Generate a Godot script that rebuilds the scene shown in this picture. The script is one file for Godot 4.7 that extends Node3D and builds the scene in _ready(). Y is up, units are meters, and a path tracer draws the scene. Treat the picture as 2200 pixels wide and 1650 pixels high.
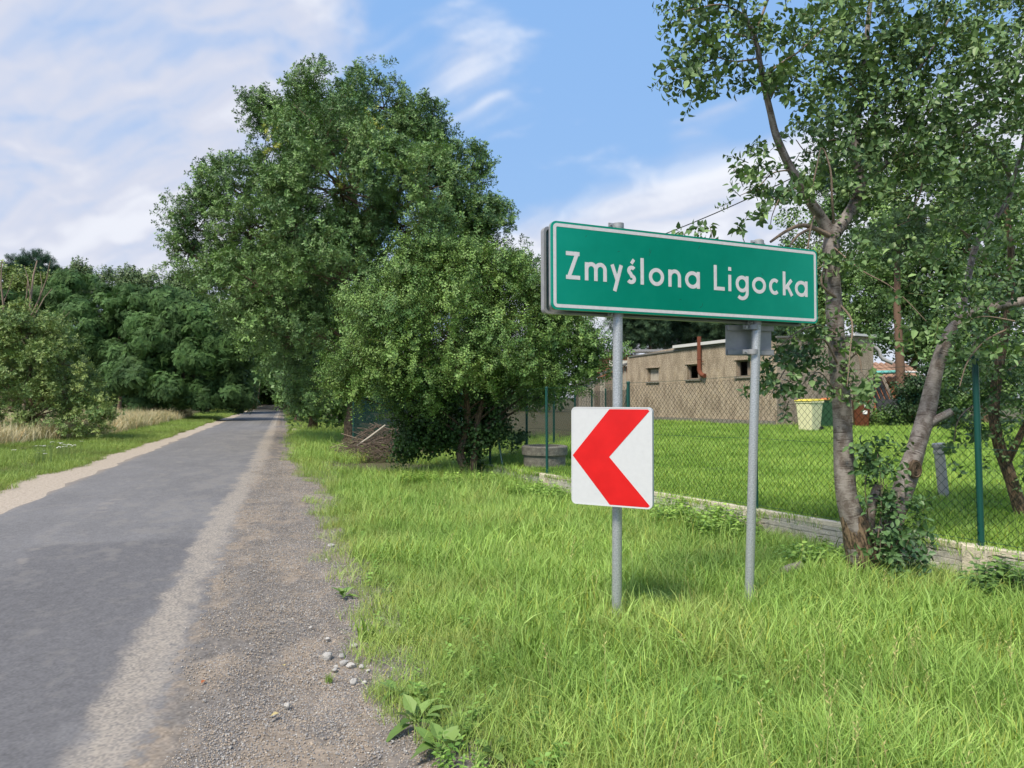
extends Node3D
# A village entry on a narrow lane: name board, chevron board, fence and plinth, plum tree, oak, hornbeam, meadow verge.
# Layout was measured from the photograph: F is its focal length in its own pixels, EYE the height of the lens.

const F := 1527.0
const EYE := 1.5
const PITCH := 1.1
const UP := Vector3.UP
const SKY_ENERGY := 0.46
const SUN_ENERGY := 0.68
const EXPOSURE := 2.35

var rng := RandomNumberGenerator.new()
var wob := FastNoiseLite.new()
var look: Basis
var used := {}
var M := {}


# ---------------------------------------------------------------- small mesh builder
class MB:
	var v := PackedVector3Array()
	var n := PackedVector3Array()
	var uv := PackedVector2Array()
	var c := PackedColorArray()
	var ix := PackedInt32Array()
	var col := Color.WHITE

	func vert(p: Vector3, nn: Vector3, t := Vector2.ZERO) -> int:
		v.append(p); n.append(nn); uv.append(t); c.append(col)
		return v.size() - 1

	func tri(a: Vector3, b: Vector3, d: Vector3) -> void:      # counter-clockwise seen from the front
		var nn := (b - a).cross(d - a).normalized()
		var i := vert(a, nn, Vector2(a.x, a.y)); vert(b, nn, Vector2(b.x, b.y)); vert(d, nn, Vector2(d.x, d.y))
		ix.append(i); ix.append(i + 2); ix.append(i + 1)

	func quad(a: Vector3, b: Vector3, d: Vector3, e: Vector3) -> void:
		var nn := (b - a).cross(e - a)
		if nn.length_squared() < 1e-14:
			nn = (d - a).cross(e - a)
		nn = nn.normalized()
		var i := vert(a, nn, Vector2(0, 0)); vert(b, nn, Vector2(1, 0)); vert(d, nn, Vector2(1, 1)); vert(e, nn, Vector2(0, 1))
		for k in [0, 2, 1, 0, 3, 2]:
			ix.append(i + k)

	func box(o: Vector3, s: Vector3, b := Basis(), ch := 0.0) -> void:   # centre, size, axes, chamfer
		var h := s * 0.5
		if ch <= 0.0:
			var p := []
			for k in 8:
				p.append(o + b * Vector3(h.x if k & 1 else -h.x, h.y if k & 2 else -h.y, h.z if k & 4 else -h.z))
			quad(p[4], p[5], p[7], p[6]); quad(p[1], p[0], p[2], p[3]); quad(p[5], p[1], p[3], p[7])
			quad(p[0], p[4], p[6], p[2]); quad(p[6], p[7], p[3], p[2]); quad(p[0], p[1], p[5], p[4])
			return
		var g := h - Vector3(ch, ch, ch)
		var f := func(x, y, z, k):
			return o + b * Vector3(x * (h.x if k == 0 else g.x), y * (h.y if k == 1 else g.y), z * (h.z if k == 2 else g.z))
		for sg in [-1, 1]:
			var q: Array
			q = [f.call(sg, -1, -1, 0), f.call(sg, 1, -1, 0), f.call(sg, 1, 1, 0), f.call(sg, -1, 1, 0)]
			if sg < 0: q.reverse()
			quad(q[0], q[1], q[2], q[3])
			q = [f.call(-1, sg, -1, 1), f.call(-1, sg, 1, 1), f.call(1, sg, 1, 1), f.call(1, sg, -1, 1)]
			if sg < 0: q.reverse()
			quad(q[0], q[1], q[2], q[3])
			q = [f.call(-1, -1, sg, 2), f.call(1, -1, sg, 2), f.call(1, 1, sg, 2), f.call(-1, 1, sg, 2)]
			if sg < 0: q.reverse()
			quad(q[0], q[1], q[2], q[3])
		for s1 in [-1, 1]:
			for s2 in [-1, 1]:
				var e: Array
				e = [f.call(s1, s2, -1, 0), f.call(s1, s2, 1, 0), f.call(s1, s2, 1, 1), f.call(s1, s2, -1, 1)]
				if s1 * s2 > 0: e.reverse()
				quad(e[0], e[1], e[2], e[3])
				e = [f.call(s1, -1, s2, 0), f.call(s1, 1, s2, 0), f.call(s1, 1, s2, 2), f.call(s1, -1, s2, 2)]
				if s1 * s2 < 0: e.reverse()
				quad(e[0], e[1], e[2], e[3])
				e = [f.call(-1, s1, s2, 1), f.call(1, s1, s2, 1), f.call(1, s1, s2, 2), f.call(-1, s1, s2, 2)]
				if s1 * s2 > 0: e.reverse()
				quad(e[0], e[1], e[2], e[3])

	func tube(p: PackedVector3Array, r: PackedFloat32Array, sides := 6, caps := true, lump := 0.0, noise: FastNoiseLite = null) -> void:
		var m := p.size()
		var t0 := (p[1] - p[0]).normalized()
		var x := t0.cross(Vector3.RIGHT if absf(t0.x) < 0.8 else Vector3.FORWARD).normalized()
		var start := v.size()
		var along := 0.0
		for i in m:
			var t: Vector3 = (p[mini(i + 1, m - 1)] - p[maxi(i - 1, 0)]).normalized()
			x = (x - t * x.dot(t)).normalized()
			var y := t.cross(x)
			if i > 0:
				along += p[i].distance_to(p[i - 1])
			for k in sides + 1:
				var a := TAU * (k % sides) / sides
				var dir := x * cos(a) + y * sin(a)
				var rr := r[i]
				if lump > 0.0:
					rr *= 1.0 + lump * noise.get_noise_3d(cos(a) * 40.0, sin(a) * 40.0, along * 110.0)
				vert(p[i] + dir * rr, dir, Vector2(float(k) / sides, along))
		for i in m - 1:
			for k in sides:
				var a := start + i * (sides + 1) + k
				var b := a + sides + 1
				ix.append(a); ix.append(b); ix.append(a + 1)
				ix.append(a + 1); ix.append(b); ix.append(b + 1)
		if caps:
			for e in 2:
				var at := start if e == 0 else start + (m - 1) * (sides + 1)
				var nn := (p[0] - p[1]).normalized() if e == 0 else (p[m - 1] - p[m - 2]).normalized()
				var ci := vert(p[0] if e == 0 else p[m - 1], nn)
				var f := v.size()
				for k in sides:
					vert(v[at + k], nn)
				for k in sides:
					var k2 := (k + 1) % sides
					if e == 0:
						ix.append(ci); ix.append(f + k); ix.append(f + k2)
					else:
						ix.append(ci); ix.append(f + k2); ix.append(f + k)

	func lathe(o: Vector3, prof: Array, sides := 16, b := Basis()) -> void:   # prof: [radius, height] pairs from the bottom up
		for i in prof.size() - 1:
			var r0: float = prof[i][0]
			var r1: float = prof[i + 1][0]
			var y0: float = prof[i][1]
			var y1: float = prof[i + 1][1]
			var sl := Vector2(y1 - y0, r0 - r1).normalized()
			var at := v.size()
			for k in sides + 1:
				var a := TAU * (k % sides) / sides
				var nn := Vector3(cos(a) * sl.x, sl.y, sin(a) * sl.x)
				vert(o + b * Vector3(cos(a) * r0, y0, sin(a) * r0), b * nn, Vector2(float(k) / sides, y0))
				vert(o + b * Vector3(cos(a) * r1, y1, sin(a) * r1), b * nn, Vector2(float(k) / sides, y1))
			for k in sides:
				var q := at + k * 2
				for w in [0, 2, 1, 1, 2, 3]:
					ix.append(q + w)

	func plate(poly: PackedVector2Array, z0: float, z1: float) -> void:      # poly in x, y; front at z1
		var tr := Geometry2D.triangulate_polygon(poly)
		for i in range(0, tr.size(), 3):
			var a := poly[tr[i]]
			var b := poly[tr[i + 1]]
			var d := poly[tr[i + 2]]
			if (b - a).cross(d - a) < 0:
				var s := b; b = d; d = s
			tri(Vector3(a.x, a.y, z1), Vector3(b.x, b.y, z1), Vector3(d.x, d.y, z1))
			tri(Vector3(a.x, a.y, z0), Vector3(d.x, d.y, z0), Vector3(b.x, b.y, z0))
		if absf(z1 - z0) < 0.0004:
			return
		var ccw := not Geometry2D.is_polygon_clockwise(poly)
		for i in poly.size():
			var a := poly[i]
			var b := poly[(i + 1) % poly.size()]
			if not ccw:
				var s := b; b = a; a = s
			quad(Vector3(a.x, a.y, z0), Vector3(b.x, b.y, z0), Vector3(b.x, b.y, z1), Vector3(a.x, a.y, z1))

	# an ovate leaf from p along d, face towards up; q: half width, folded along its rib, tip hanging by droop
	func leaf(p: Vector3, d: Vector3, up: Vector3, ln: float, q: float, fold := 0.25, droop := 0.15) -> void:
		var s := d.cross(up).normalized()
		var u := s.cross(d).normalized()
		var m1 := p + d * ln * 0.35 - u * ln * 0.02
		var m2 := p + d * ln * 0.7 - u * ln * droop * 0.4
		var tp := p + d * ln - u * ln * droop
		for sg in [-1.0, 1.0]:
			var e1: Vector3 = p + d * ln * 0.32 + s * sg * q + u * q * fold
			var e2: Vector3 = p + d * ln * 0.7 + s * sg * q * 0.72 + u * (q * fold * 0.6 - ln * droop * 0.4)
			var nn: Vector3 = (u - s * sg * fold * 0.9).normalized()
			var i := vert(p, nn); vert(e1, nn); vert(m1, nn); vert(e2, nn); vert(m2, nn); vert(tp, nn)
			for t in [[0, 1, 2], [2, 1, 3], [2, 3, 4], [4, 3, 5]]:
				if sg > 0:
					ix.append(i + t[0]); ix.append(i + t[2]); ix.append(i + t[1])
				else:
					ix.append(i + t[0]); ix.append(i + t[1]); ix.append(i + t[2])

	func leaf_small(p: Vector3, d: Vector3, up: Vector3, ln: float, q: float) -> void:   # two faces
		var s := d.cross(up).normalized()
		var u := s.cross(d).normalized()
		var mid := p + d * ln * 0.45
		var i := vert(p, u); vert(mid + s * q, u); vert(p + d * ln, u); vert(mid - s * q, u)
		for k in [0, 2, 1, 0, 3, 2]:
			ix.append(i + k)

	# a lobed leaf: two lobes a side
	func leaf_lobed(p: Vector3, d: Vector3, up: Vector3, ln: float, q: float) -> void:
		var s := d.cross(up).normalized()
		var u := s.cross(d).normalized()
		for sg in [-1.0, 1.0]:
			var nn: Vector3 = (u - s * sg * 0.25).normalized()
			var a := [0.0, 0.0, 0.35, 0.55, 0.45, 0.28, 0.72, 1.0, 0.66, 0.5, 1.0, 0.12]
			var i := vert(p, nn)
			for k in range(2, 12, 2):
				vert(p + d * ln * a[k] + s * sg * q * a[k + 1] + u * q * 0.18 * a[k + 1], nn)
			var m := vert(p + d * ln * 0.5, nn)
			for t in [[i, i + 1, m], [i + 1, i + 2, m], [i + 2, i + 3, m], [i + 3, i + 4, m], [i + 4, i + 5, m]]:
				ix.append(t[0])
				ix.append(t[2] if sg > 0 else t[1])
				ix.append(t[1] if sg > 0 else t[2])

	func done() -> ArrayMesh:
		var a := []
		a.resize(Mesh.ARRAY_MAX)
		a[Mesh.ARRAY_VERTEX] = v
		a[Mesh.ARRAY_NORMAL] = n
		a[Mesh.ARRAY_TEX_UV] = uv
		a[Mesh.ARRAY_COLOR] = c
		a[Mesh.ARRAY_INDEX] = ix
		var m := ArrayMesh.new()
		m.add_surface_from_arrays(Mesh.PRIMITIVE_TRIANGLES, a)
		return m


class Scatter:                                                 # transforms and colours of many copies
	var buf := PackedFloat32Array()
	var count := 0
	func put(b: Basis, o: Vector3, k: Color) -> void:
		buf.append_array(PackedFloat32Array([b.x.x, b.y.x, b.z.x, o.x, b.x.y, b.y.y, b.z.y, o.y, b.x.z, b.y.z, b.z.z, o.z, k.r, k.g, k.b, 1.0]))
		count += 1


# ---------------------------------------------------------------- naming and nodes
func numbered(called: String) -> String:
	var k: int = used.get(called, -1) + 1
	used[called] = k
	return called if k == 0 else "%s_%03d" % [called, k]

func tag(o: Node3D, label := "", category := "", group := "", kind := "") -> Node3D:
	if label: o.set_meta("label", label)
	if category: o.set_meta("category", category)
	if group: o.set_meta("group", group)
	if kind: o.set_meta("kind", kind)
	return o

func thing(called: String, label: String, category: String, at := Vector3.ZERO, basis_ := Basis(), group := "") -> Node3D:
	var o := Node3D.new()
	o.name = numbered(called)
	add_child(o)
	o.transform = Transform3D(basis_, at)
	return tag(o, label, category, group)

func obj(called: String, mesh: Mesh, mat: Material, parent: Node3D = null) -> MeshInstance3D:
	var o := MeshInstance3D.new()
	o.mesh = mesh
	o.material_override = mat
	if parent == null or parent == self:
		o.name = numbered(called)
		add_child(o)
	else:
		o.name = called
		parent.add_child(o, true)
	return o

func struct(called: String, mesh: Mesh, mat: Material) -> MeshInstance3D:
	var o := obj(called, mesh, mat)
	o.set_meta("kind", "structure")
	return o

func multi(called: String, mesh: Mesh, mat: Material, sc: Scatter, parent: Node3D = null, stuff := true) -> MultiMeshInstance3D:
	var mm := MultiMesh.new()
	mm.transform_format = MultiMesh.TRANSFORM_3D
	mm.use_colors = true
	mm.mesh = mesh
	mm.instance_count = sc.count
	mm.buffer = sc.buf
	var o := MultiMeshInstance3D.new()
	o.multimesh = mm
	o.material_override = mat
	if stuff: o.set_meta("kind", "stuff")
	if parent == null:
		o.name = numbered(called)
		add_child(o)
	else:
		o.name = called
		parent.add_child(o, true)
	return o


# ---------------------------------------------------------------- places
func P(px: float, py: float, d: float) -> Vector3:             # a point d metres ahead in the direction of a photo pixel
	var q := look * Vector3((px - 1100.0) / F, (825.0 - py) / F, -1.0)
	return Vector3(0, EYE, 0) + q * (d / -q.z)

func G(px: float, py: float, y := 0.0) -> Vector3:             # the point of the level y in the direction of a photo pixel
	var q := look * Vector3((px - 1100.0) / F, (825.0 - py) / F, -1.0)
	return Vector3(0, EYE, 0) + q * ((y - EYE) / q.y)

func road_v(x: float, d: float) -> float: return 0.952 * x + 0.305 * d
func road_u(x: float, d: float) -> float: return -0.305 * x + 0.952 * d
func from_uv(u: float, v: float, y: float) -> Vector3:
	return Vector3(-0.305 * u + 0.952 * v, y, -(0.952 * u + 0.305 * v))
func fence_w(x: float, d: float) -> float: return (x - 3.79) * 0.902 + (d - 5.76) * 0.432
func fence_s(x: float, d: float) -> float: return (x - 3.79) * -0.432 + (d - 5.76) * 0.902
func fence_pt(s: float, w: float, y: float) -> Vector3:
	return Vector3(3.79 - 0.432 * s + 0.902 * w, y, -(5.76 + 0.902 * s + 0.432 * w))
func fence_base(s: float) -> float: return 0.03 - 0.0175 * clampf(s, -6.0, 10.0)

func ground_y(x: float, d: float) -> float:                    # the verge and the fields
	var v := road_v(x, d)
	var y := 0.0
	if v > 0.3:
		y = smoothstep(0.3, 2.4, v) * (fence_base(fence_s(x, d)) + 0.01 + wob.get_noise_2d(x * 14.0, d * 14.0) * 0.05)
	elif v < -4.2:
		y = smoothstep(-4.2, -6.0, v) * (0.05 + wob.get_noise_2d(x * 9.0, d * 9.0) * 0.08)
	return y

func lawn_y(x: float, d: float) -> float:
	var w := fence_w(x, d)
	return fence_base(fence_s(x, d)) + 0.25 + 0.33 * smoothstep(0.0, 14.0, w) + wob.get_noise_2d(x * 10.0, d * 10.0) * 0.03

func right_of_side_fence(x: float, d: float) -> float:         # metres right of the line corner post - shed
	return ((x + 0.45) * 17.7 - (d - 14.8) * 5.85) / 18.64


func rv(a: float) -> Vector3:
	return Vector3(rng.randf_range(-a, a), rng.randf_range(-a, a), rng.randf_range(-a, a))

func rdir() -> Vector3:
	var z := rng.randf_range(-1, 1)
	var a := rng.randf() * TAU
	var r := sqrt(1 - z * z)
	return Vector3(r * cos(a), z, r * sin(a))

func axes(y: Vector3, spin: float, sc := 1.0) -> Basis:        # a basis whose y axis points along y
	y = y.normalized()
	var x := y.cross(Vector3(0.31, 0.2, 0.93) if absf(y.y) > 0.9 else UP).normalized()
	x = x.rotated(y, spin)
	return Basis(x * sc, y * sc, x.cross(y) * sc)

func frame(x: Vector3, y := UP) -> Basis:                      # x along, z out to the front
	x = x.normalized()
	var z := x.cross(y).normalized()
	return Basis(x, z.cross(x), z)


# ---------------------------------------------------------------- materials
func lin(r: float, g: float, b: float) -> Color: return Color(r, g, b).linear_to_srgb()

func flat(called: String, k: Color, rough := 0.6, metal := 0.0) -> StandardMaterial3D:
	var m := StandardMaterial3D.new()
	m.resource_name = called
	m.albedo_color = k
	m.roughness = rough
	m.metallic = metal
	M[called] = m
	return m

func noise_tex(stops: Array, freq: float, seed_: int, size := 512, oct := 5, normal := false, type := FastNoiseLite.TYPE_SIMPLEX_SMOOTH) -> NoiseTexture2D:
	var fn := FastNoiseLite.new()
	fn.noise_type = type
	fn.seed = seed_
	fn.frequency = freq
	fn.fractal_octaves = oct
	fn.fractal_gain = 0.6
	var t := NoiseTexture2D.new()
	t.width = size
	t.height = size
	t.seamless = true
	t.noise = fn
	if stops.size():
		var g := Gradient.new()
		var off := PackedFloat32Array()
		var cols := PackedColorArray()
		for i in stops.size():
			off.append(stops[i][0])
			cols.append(stops[i][1])
		g.offsets = off
		g.colors = cols
		t.color_ramp = g
	return t

# a rough natural surface: colours from a noise, its relief from the same kind of noise
func grain(called: String, stops: Array, freq: float, scale_: float, rough: float, relief: float, world := true, seed_ := 3, oct := 5) -> StandardMaterial3D:
	var m := StandardMaterial3D.new()
	m.resource_name = called
	m.albedo_texture = noise_tex(stops, freq, seed_, 512, oct)
	m.roughness = rough
	m.uv1_triplanar = true
	m.uv1_world_triplanar = world
	m.uv1_scale = Vector3(scale_, scale_, scale_)
	if relief > 0.0:
		m.heightmap_enabled = true
		m.heightmap_texture = noise_tex([], freq * 2.0, seed_ + 5, 512, oct)
		m.heightmap_scale = relief
	M[called] = m
	return m

func leafy(called: String, rough := 0.5, back := 0.5, spec := 0.4) -> StandardMaterial3D:
	var m := StandardMaterial3D.new()
	m.resource_name = called
	m.vertex_color_use_as_albedo = true
	m.roughness = rough
	m.metallic_specular = spec
	m.backlight_enabled = true
	m.backlight = Color(back, back, back * 0.55)
	m.cull_mode = BaseMaterial3D.CULL_DISABLED
	M[called] = m
	return m

func bark_image(plum: bool) -> ImageTexture:                   # u round the trunk, v along it
	var a := FastNoiseLite.new()
	a.seed = 21
	a.frequency = 0.02
	a.fractal_octaves = 4
	var w := 256
	var h := 512
	var im := Image.create(w, h, false, Image.FORMAT_RGB8)
	for y in h:
		for x in w:
			var an := TAU * x / w
			var cx := cos(an) * 40.0
			var cy := sin(an) * 40.0
			var k: Color
			if plum:
				var big := a.get_noise_3d(cx, cy, y * 0.7)
				var band := a.get_noise_3d(cx * 0.6 + 300, cy * 0.6, y * 7.0)
				var fine := a.get_noise_3d(cx * 6.0, cy * 6.0, y * 5.0)
				k = Color(0.125, 0.1, 0.085).lerp(Color(0.29, 0.262, 0.24), clampf(0.5 + big * 1.3 + fine * 0.5, 0, 1))
				if band > 0.28: k = k.lerp(Color(0.055, 0.04, 0.032), clampf((band - 0.28) * 6.0, 0, 0.9))
				if band < -0.3: k = k.lerp(Color(0.38, 0.355, 0.335), clampf((-0.3 - band) * 5.0, 0, 0.6))
			else:
				var rid := absf(a.get_noise_3d(cx * 3.2, cy * 3.2, y * 0.8))
				var fine2 := a.get_noise_3d(cx * 8.0, cy * 8.0, y * 4.0)
				k = Color(0.06, 0.042, 0.028).lerp(Color(0.25, 0.175, 0.11), clampf(rid * 3.0 + fine2 * 0.4, 0, 1))
			im.set_pixel(x, y, k.linear_to_srgb())
	return ImageTexture.create_from_image(im)


# ---------------------------------------------------------------- sky: thin cloud over blue
func sky_image() -> ImageTexture:
	var w := 2048
	var h := 1024
	var a := FastNoiseLite.new()
	a.seed = 5
	a.frequency = 1.0
	a.fractal_octaves = 7
	a.fractal_gain = 0.58
	var b := FastNoiseLite.new()
	b.seed = 9
	b.frequency = 1.0
	b.fractal_octaves = 4
	var im := Image.create(w, h, false, Image.FORMAT_RGBF)
	for y in h:
		var el := PI * (0.5 - (y + 0.5) / h)
		if el < -0.03:
			im.fill_rect(Rect2i(0, y, w, h - y), Color(0.1, 0.12, 0.07))
			break
		for x in w:
			var az := wrapf(TAU * (x + 0.5) / w, -PI, PI)         # straight ahead lies at the picture's left edge
			var dir := Vector3(sin(az) * cos(el), sin(el), -cos(az) * cos(el))
			var q := dir / (maxf(dir.y, 0.0) + 0.32)
			var azd := rad_to_deg(az)
			var eld := rad_to_deg(el)
			var wx := b.get_noise_2d(q.x * 1.5, q.z * 1.5) * 0.35
			var big := a.get_noise_2d(q.x * 1.3 + wx + 4.0, q.z * 1.9 + wx)
			var fine := a.get_noise_2d(q.x * 3.4 + wx * 2.0 + 9.0, q.z * 8.0 - q.x * 2.5 + wx * 2.0)
			# a bank of cloud fills the west (left), clear air with wisps ahead and to the right, a low bank on the horizon
			var cover := 0.42 + 0.3 * cos(az + 0.9)
			cover = lerpf(cover, 0.87, smoothstep(-13.0, -25.0, azd + big * 14.0) * smoothstep(-110.0, -60.0, azd))
			cover = lerpf(cover, 0.12, smoothstep(-16.0, -8.0, azd + big * 10.0) * smoothstep(60.0, 30.0, azd) * smoothstep(60.0, 36.0, eld))
			cover += 0.4 * exp(-pow((azd + 3.5) / 4.5, 2.0) - pow((eld - 25.0) / 4.5, 2.0))
			cover += 0.42 * exp(-pow((azd - 15.5) / 5.5, 2.0) - pow((eld - 20.5 - (azd - 15.5) * 0.35) / 1.6, 2.0))
			cover += 0.8 * smoothstep(2.5, -2.5, eld - (13.6 + 0.25 * clampf(azd, 0.0, 40.0)) + fine * 2.0) * smoothstep(-14.0, 0.0, azd)
			var den := clampf(smoothstep(0.2, 0.98, cover + big * 0.42 + fine * 0.38), 0.0, 1.0)
			var lo := exp(-maxf(eld, 0.0) / 11.0)
			var blue := Color(0.24, 0.445, 0.81).lerp(Color(0.48, 0.67, 0.89), lo)
			blue = blue.lerp(Color(0.15, 0.33, 0.74), smoothstep(25.0, 80.0, eld))
			var cloud := Color(0.665, 0.69, 0.80)
			cloud = cloud.lerp(Color(0.87, 0.89, 0.95), clampf(smoothstep(-0.1, 0.5, big + fine * 0.5), 0, 1))
			cloud = cloud.lerp(Color(0.64, 0.655, 0.76), lo * 0.75 * smoothstep(0.0, -18.0, azd))
			cloud = cloud.lerp(Color(0.80, 0.83, 0.90), lo * 0.8 * smoothstep(-6.0, 6.0, azd))
			var k := blue.lerp(cloud, den * 0.96)
			im.set_pixel(x, y, k)
	return ImageTexture.create_from_image(im)


func camera_and_light() -> void:
	var cam := Camera3D.new()
	cam.name = "Camera3D"
	add_child(cam)
	cam.position = Vector3(0, EYE, 0)
	cam.rotation_degrees = Vector3(PITCH, 0, 0)
	cam.fov = rad_to_deg(2.0 * atan(825.0 / F))
	cam.near = 0.05
	cam.far = 1500.0
	cam.current = true
	look = cam.basis
	var sky := PanoramaSkyMaterial.new()
	sky.panorama = sky_image()
	var e := Environment.new()
	e.background_mode = Environment.BG_SKY
	e.sky = Sky.new()
	e.sky.sky_material = sky
	e.background_energy_multiplier = SKY_ENERGY
	e.tonemap_mode = Environment.TONE_MAPPER_LINEAR
	e.tonemap_exposure = EXPOSURE
	e.sdfgi_enabled = true
	e.ssao_enabled = true
	e.ssil_enabled = true
	var we := WorldEnvironment.new()
	we.name = "WorldEnvironment"
	we.environment = e
	add_child(we)
	var sun := DirectionalLight3D.new()
	sun.name = "Sun"
	sun.light_color = Color(1.0, 0.95, 0.87)
	sun.light_energy = SUN_ENERGY
	sun.light_angular_distance = 15.0
	sun.shadow_enabled = true
	add_child(sun)
	sun.look_at_from_position(Vector3.ZERO, -Vector3(-0.45, 1.15, 0.75), UP)   # high, behind the left shoulder, softened by thin cloud


func materials() -> void:
	grain("soil", [[0.0, lin(0.05, 0.045, 0.03)], [0.5, lin(0.09, 0.085, 0.04)], [1.0, lin(0.12, 0.13, 0.05)]], 0.02, 0.7, 0.95, 1.5)
	grain("turf", [[0.0, lin(0.05, 0.08, 0.02)], [0.5, lin(0.09, 0.15, 0.03)], [1.0, lin(0.14, 0.21, 0.05)]], 0.02, 0.7, 0.95, 1.5)
	grain("stubble", [[0.0, lin(0.22, 0.17, 0.09)], [0.5, lin(0.36, 0.29, 0.17)], [1.0, lin(0.46, 0.38, 0.24)]], 0.02, 0.5, 0.95, 2.0)
	grain("sand", [[0.0, lin(0.24, 0.2, 0.155)], [0.35, lin(0.38, 0.325, 0.26)], [0.7, lin(0.45, 0.39, 0.32)], [1.0, lin(0.52, 0.46, 0.38)]], 0.03, 0.9, 0.95, 0.8)
	grain("plaster", [[0.2, lin(0.19, 0.15, 0.11)], [0.4, lin(0.33, 0.275, 0.21)], [0.55, lin(0.5, 0.425, 0.325)], [0.8, lin(0.64, 0.56, 0.44)]], 0.07, 0.6, 0.95, 2.0, true, 8, 3)
	var pl: StandardMaterial3D = M.plaster
	pl.detail_enabled = true                                     # rain-washed patches of the roughcast
	pl.detail_blend_mode = BaseMaterial3D.BLEND_MODE_MUL
	pl.detail_uv_layer = BaseMaterial3D.DETAIL_UV_2
	pl.uv2_triplanar = true
	pl.uv2_world_triplanar = true
	pl.uv2_scale = Vector3(0.55, 0.14, 0.55)
	pl.detail_albedo = noise_tex([[0.0, Color(0.72, 0.7, 0.68)], [0.4, Color(0.9, 0.89, 0.88)], [0.6, Color(1, 1, 1)], [1.0, Color(1.0, 0.97, 0.9)]], 0.012, 31, 512, 5)
	grain("concrete", [[0.0, lin(0.371, 0.352, 0.306)], [0.4, lin(0.629, 0.612, 0.536)], [0.75, lin(0.750, 0.750, 0.684)], [1.0, lin(0.750, 0.750, 0.750)]], 0.03, 1.6, 0.9, 0.5, false, 12)
	grain("concrete_cap", [[0.0, lin(0.351, 0.310, 0.234)], [0.4, lin(0.602, 0.553, 0.436)], [0.75, lin(0.736, 0.685, 0.553)], [1.0, lin(0.750, 0.750, 0.669)]], 0.03, 1.6, 0.9, 0.5, false, 14)
	grain("old_concrete", [[0.0, lin(0.1, 0.095, 0.08)], [0.5, lin(0.22, 0.21, 0.18)], [1.0, lin(0.34, 0.33, 0.28)]], 0.02, 1.2, 0.95, 0.8, false, 15)
	grain("galvanised", [[0.2, lin(0.33, 0.37, 0.39)], [0.45, lin(0.46, 0.49, 0.515)], [0.55, lin(0.5, 0.53, 0.55)], [0.8, lin(0.62, 0.65, 0.67)]], 0.05, 3.0, 0.42, 0.0, false, 16)
	M.galvanised.metallic = 0.55
	grain("aluminium", [[0.0, lin(0.3, 0.31, 0.325)], [1.0, lin(0.39, 0.4, 0.415)]], 0.02, 1.0, 0.5, 0.0, false, 17)
	M.aluminium.metallic = 0.35
	grain("sign_green", [[0.0, lin(0.0, 0.37, 0.25)], [0.5, lin(0.0, 0.395, 0.27)], [1.0, lin(0.004, 0.42, 0.285)]], 0.008, 1.0, 0.3, 0.0, false, 18, 3)
	M.sign_green.metallic = 0.55                                 # retroreflective sheeting throws back what stands before it, tinted green
	grain("sign_white", [[0.0, lin(0.627, 0.617, 0.636)], [0.5, lin(0.684, 0.674, 0.694)], [1.0, lin(0.731, 0.727, 0.741)]], 0.02, 2.0, 0.35, 0.0, false, 19, 3)
	grain("board_white", [[0.0, lin(0.563, 0.588, 0.613)], [0.2, lin(0.604, 0.629, 0.654)], [1.0, lin(0.638, 0.662, 0.687)]], 0.02, 2.0, 0.3, 0.0, false, 20, 4)
	grain("sign_red", [[0.0, lin(0.62, 0.008, 0.008)], [1.0, lin(0.72, 0.012, 0.012)]], 0.01, 1.0, 0.28, 0.0, false, 22, 3)
	flat("post_green", lin(0.008, 0.075, 0.062), 0.4)
	flat("wire_green", lin(0.008, 0.06, 0.048), 0.5)
	flat("dark", lin(0.02, 0.02, 0.02), 0.8)
	flat("steel_dark", lin(0.1, 0.1, 0.1), 0.5, 0.6)
	grain("rust", [[0.0, lin(0.07, 0.02, 0.012)], [0.5, lin(0.17, 0.05, 0.025)], [1.0, lin(0.27, 0.1, 0.05)]], 0.03, 2.0, 0.85, 0.3, false, 24)
	grain("old_wood", [[0.0, lin(0.12, 0.095, 0.07)], [0.5, lin(0.24, 0.2, 0.16)], [1.0, lin(0.36, 0.31, 0.25)]], 0.03, 2.0, 0.9, 0.3, false, 25)
	M.old_wood.uv1_scale = Vector3(4.0, 0.6, 4.0)
	grain("pale_board", [[0.0, lin(0.22, 0.2, 0.165)], [0.4, lin(0.4, 0.37, 0.31)], [1.0, lin(0.52, 0.49, 0.42)]], 0.03, 2.0, 0.9, 0.3, false, 26)
	M.pale_board.uv1_scale = Vector3(4.0, 0.5, 4.0)
	grain("brick", [[0.0, lin(0.3, 0.1, 0.045)], [0.5, lin(0.44, 0.17, 0.085)], [1.0, lin(0.52, 0.24, 0.14)]], 0.03, 1.5, 0.9, 0.5, true, 27)
	grain("roof_grey", [[0.0, lin(0.1, 0.1, 0.095)], [1.0, lin(0.24, 0.235, 0.22)]], 0.03, 1.0, 0.9, 0.5, true, 28)
	grain("clay_tile", [[0.0, lin(0.22, 0.12, 0.085)], [0.5, lin(0.35, 0.22, 0.16)], [1.0, lin(0.47, 0.34, 0.26)]], 0.03, 1.5, 0.85, 0.4, true, 29)
	flat("tin_white", lin(0.62, 0.63, 0.63), 0.5)
	flat("pvc_grey", lin(0.33, 0.34, 0.34), 0.55)
	flat("bin_yellow", lin(0.76, 0.76, 0.48), 0.5)
	flat("lid_yellow", lin(0.72, 0.62, 0.1), 0.5)
	flat("bin_green", lin(0.02, 0.07, 0.035), 0.5)
	flat("lid_orange", lin(0.55, 0.2, 0.07), 0.5)
	flat("bin_brown", lin(0.125, 0.04, 0.018), 0.45)
	flat("paper", lin(0.75, 0.75, 0.75), 0.7)
	flat("ink", lin(0.1, 0.1, 0.1), 0.7)
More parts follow.
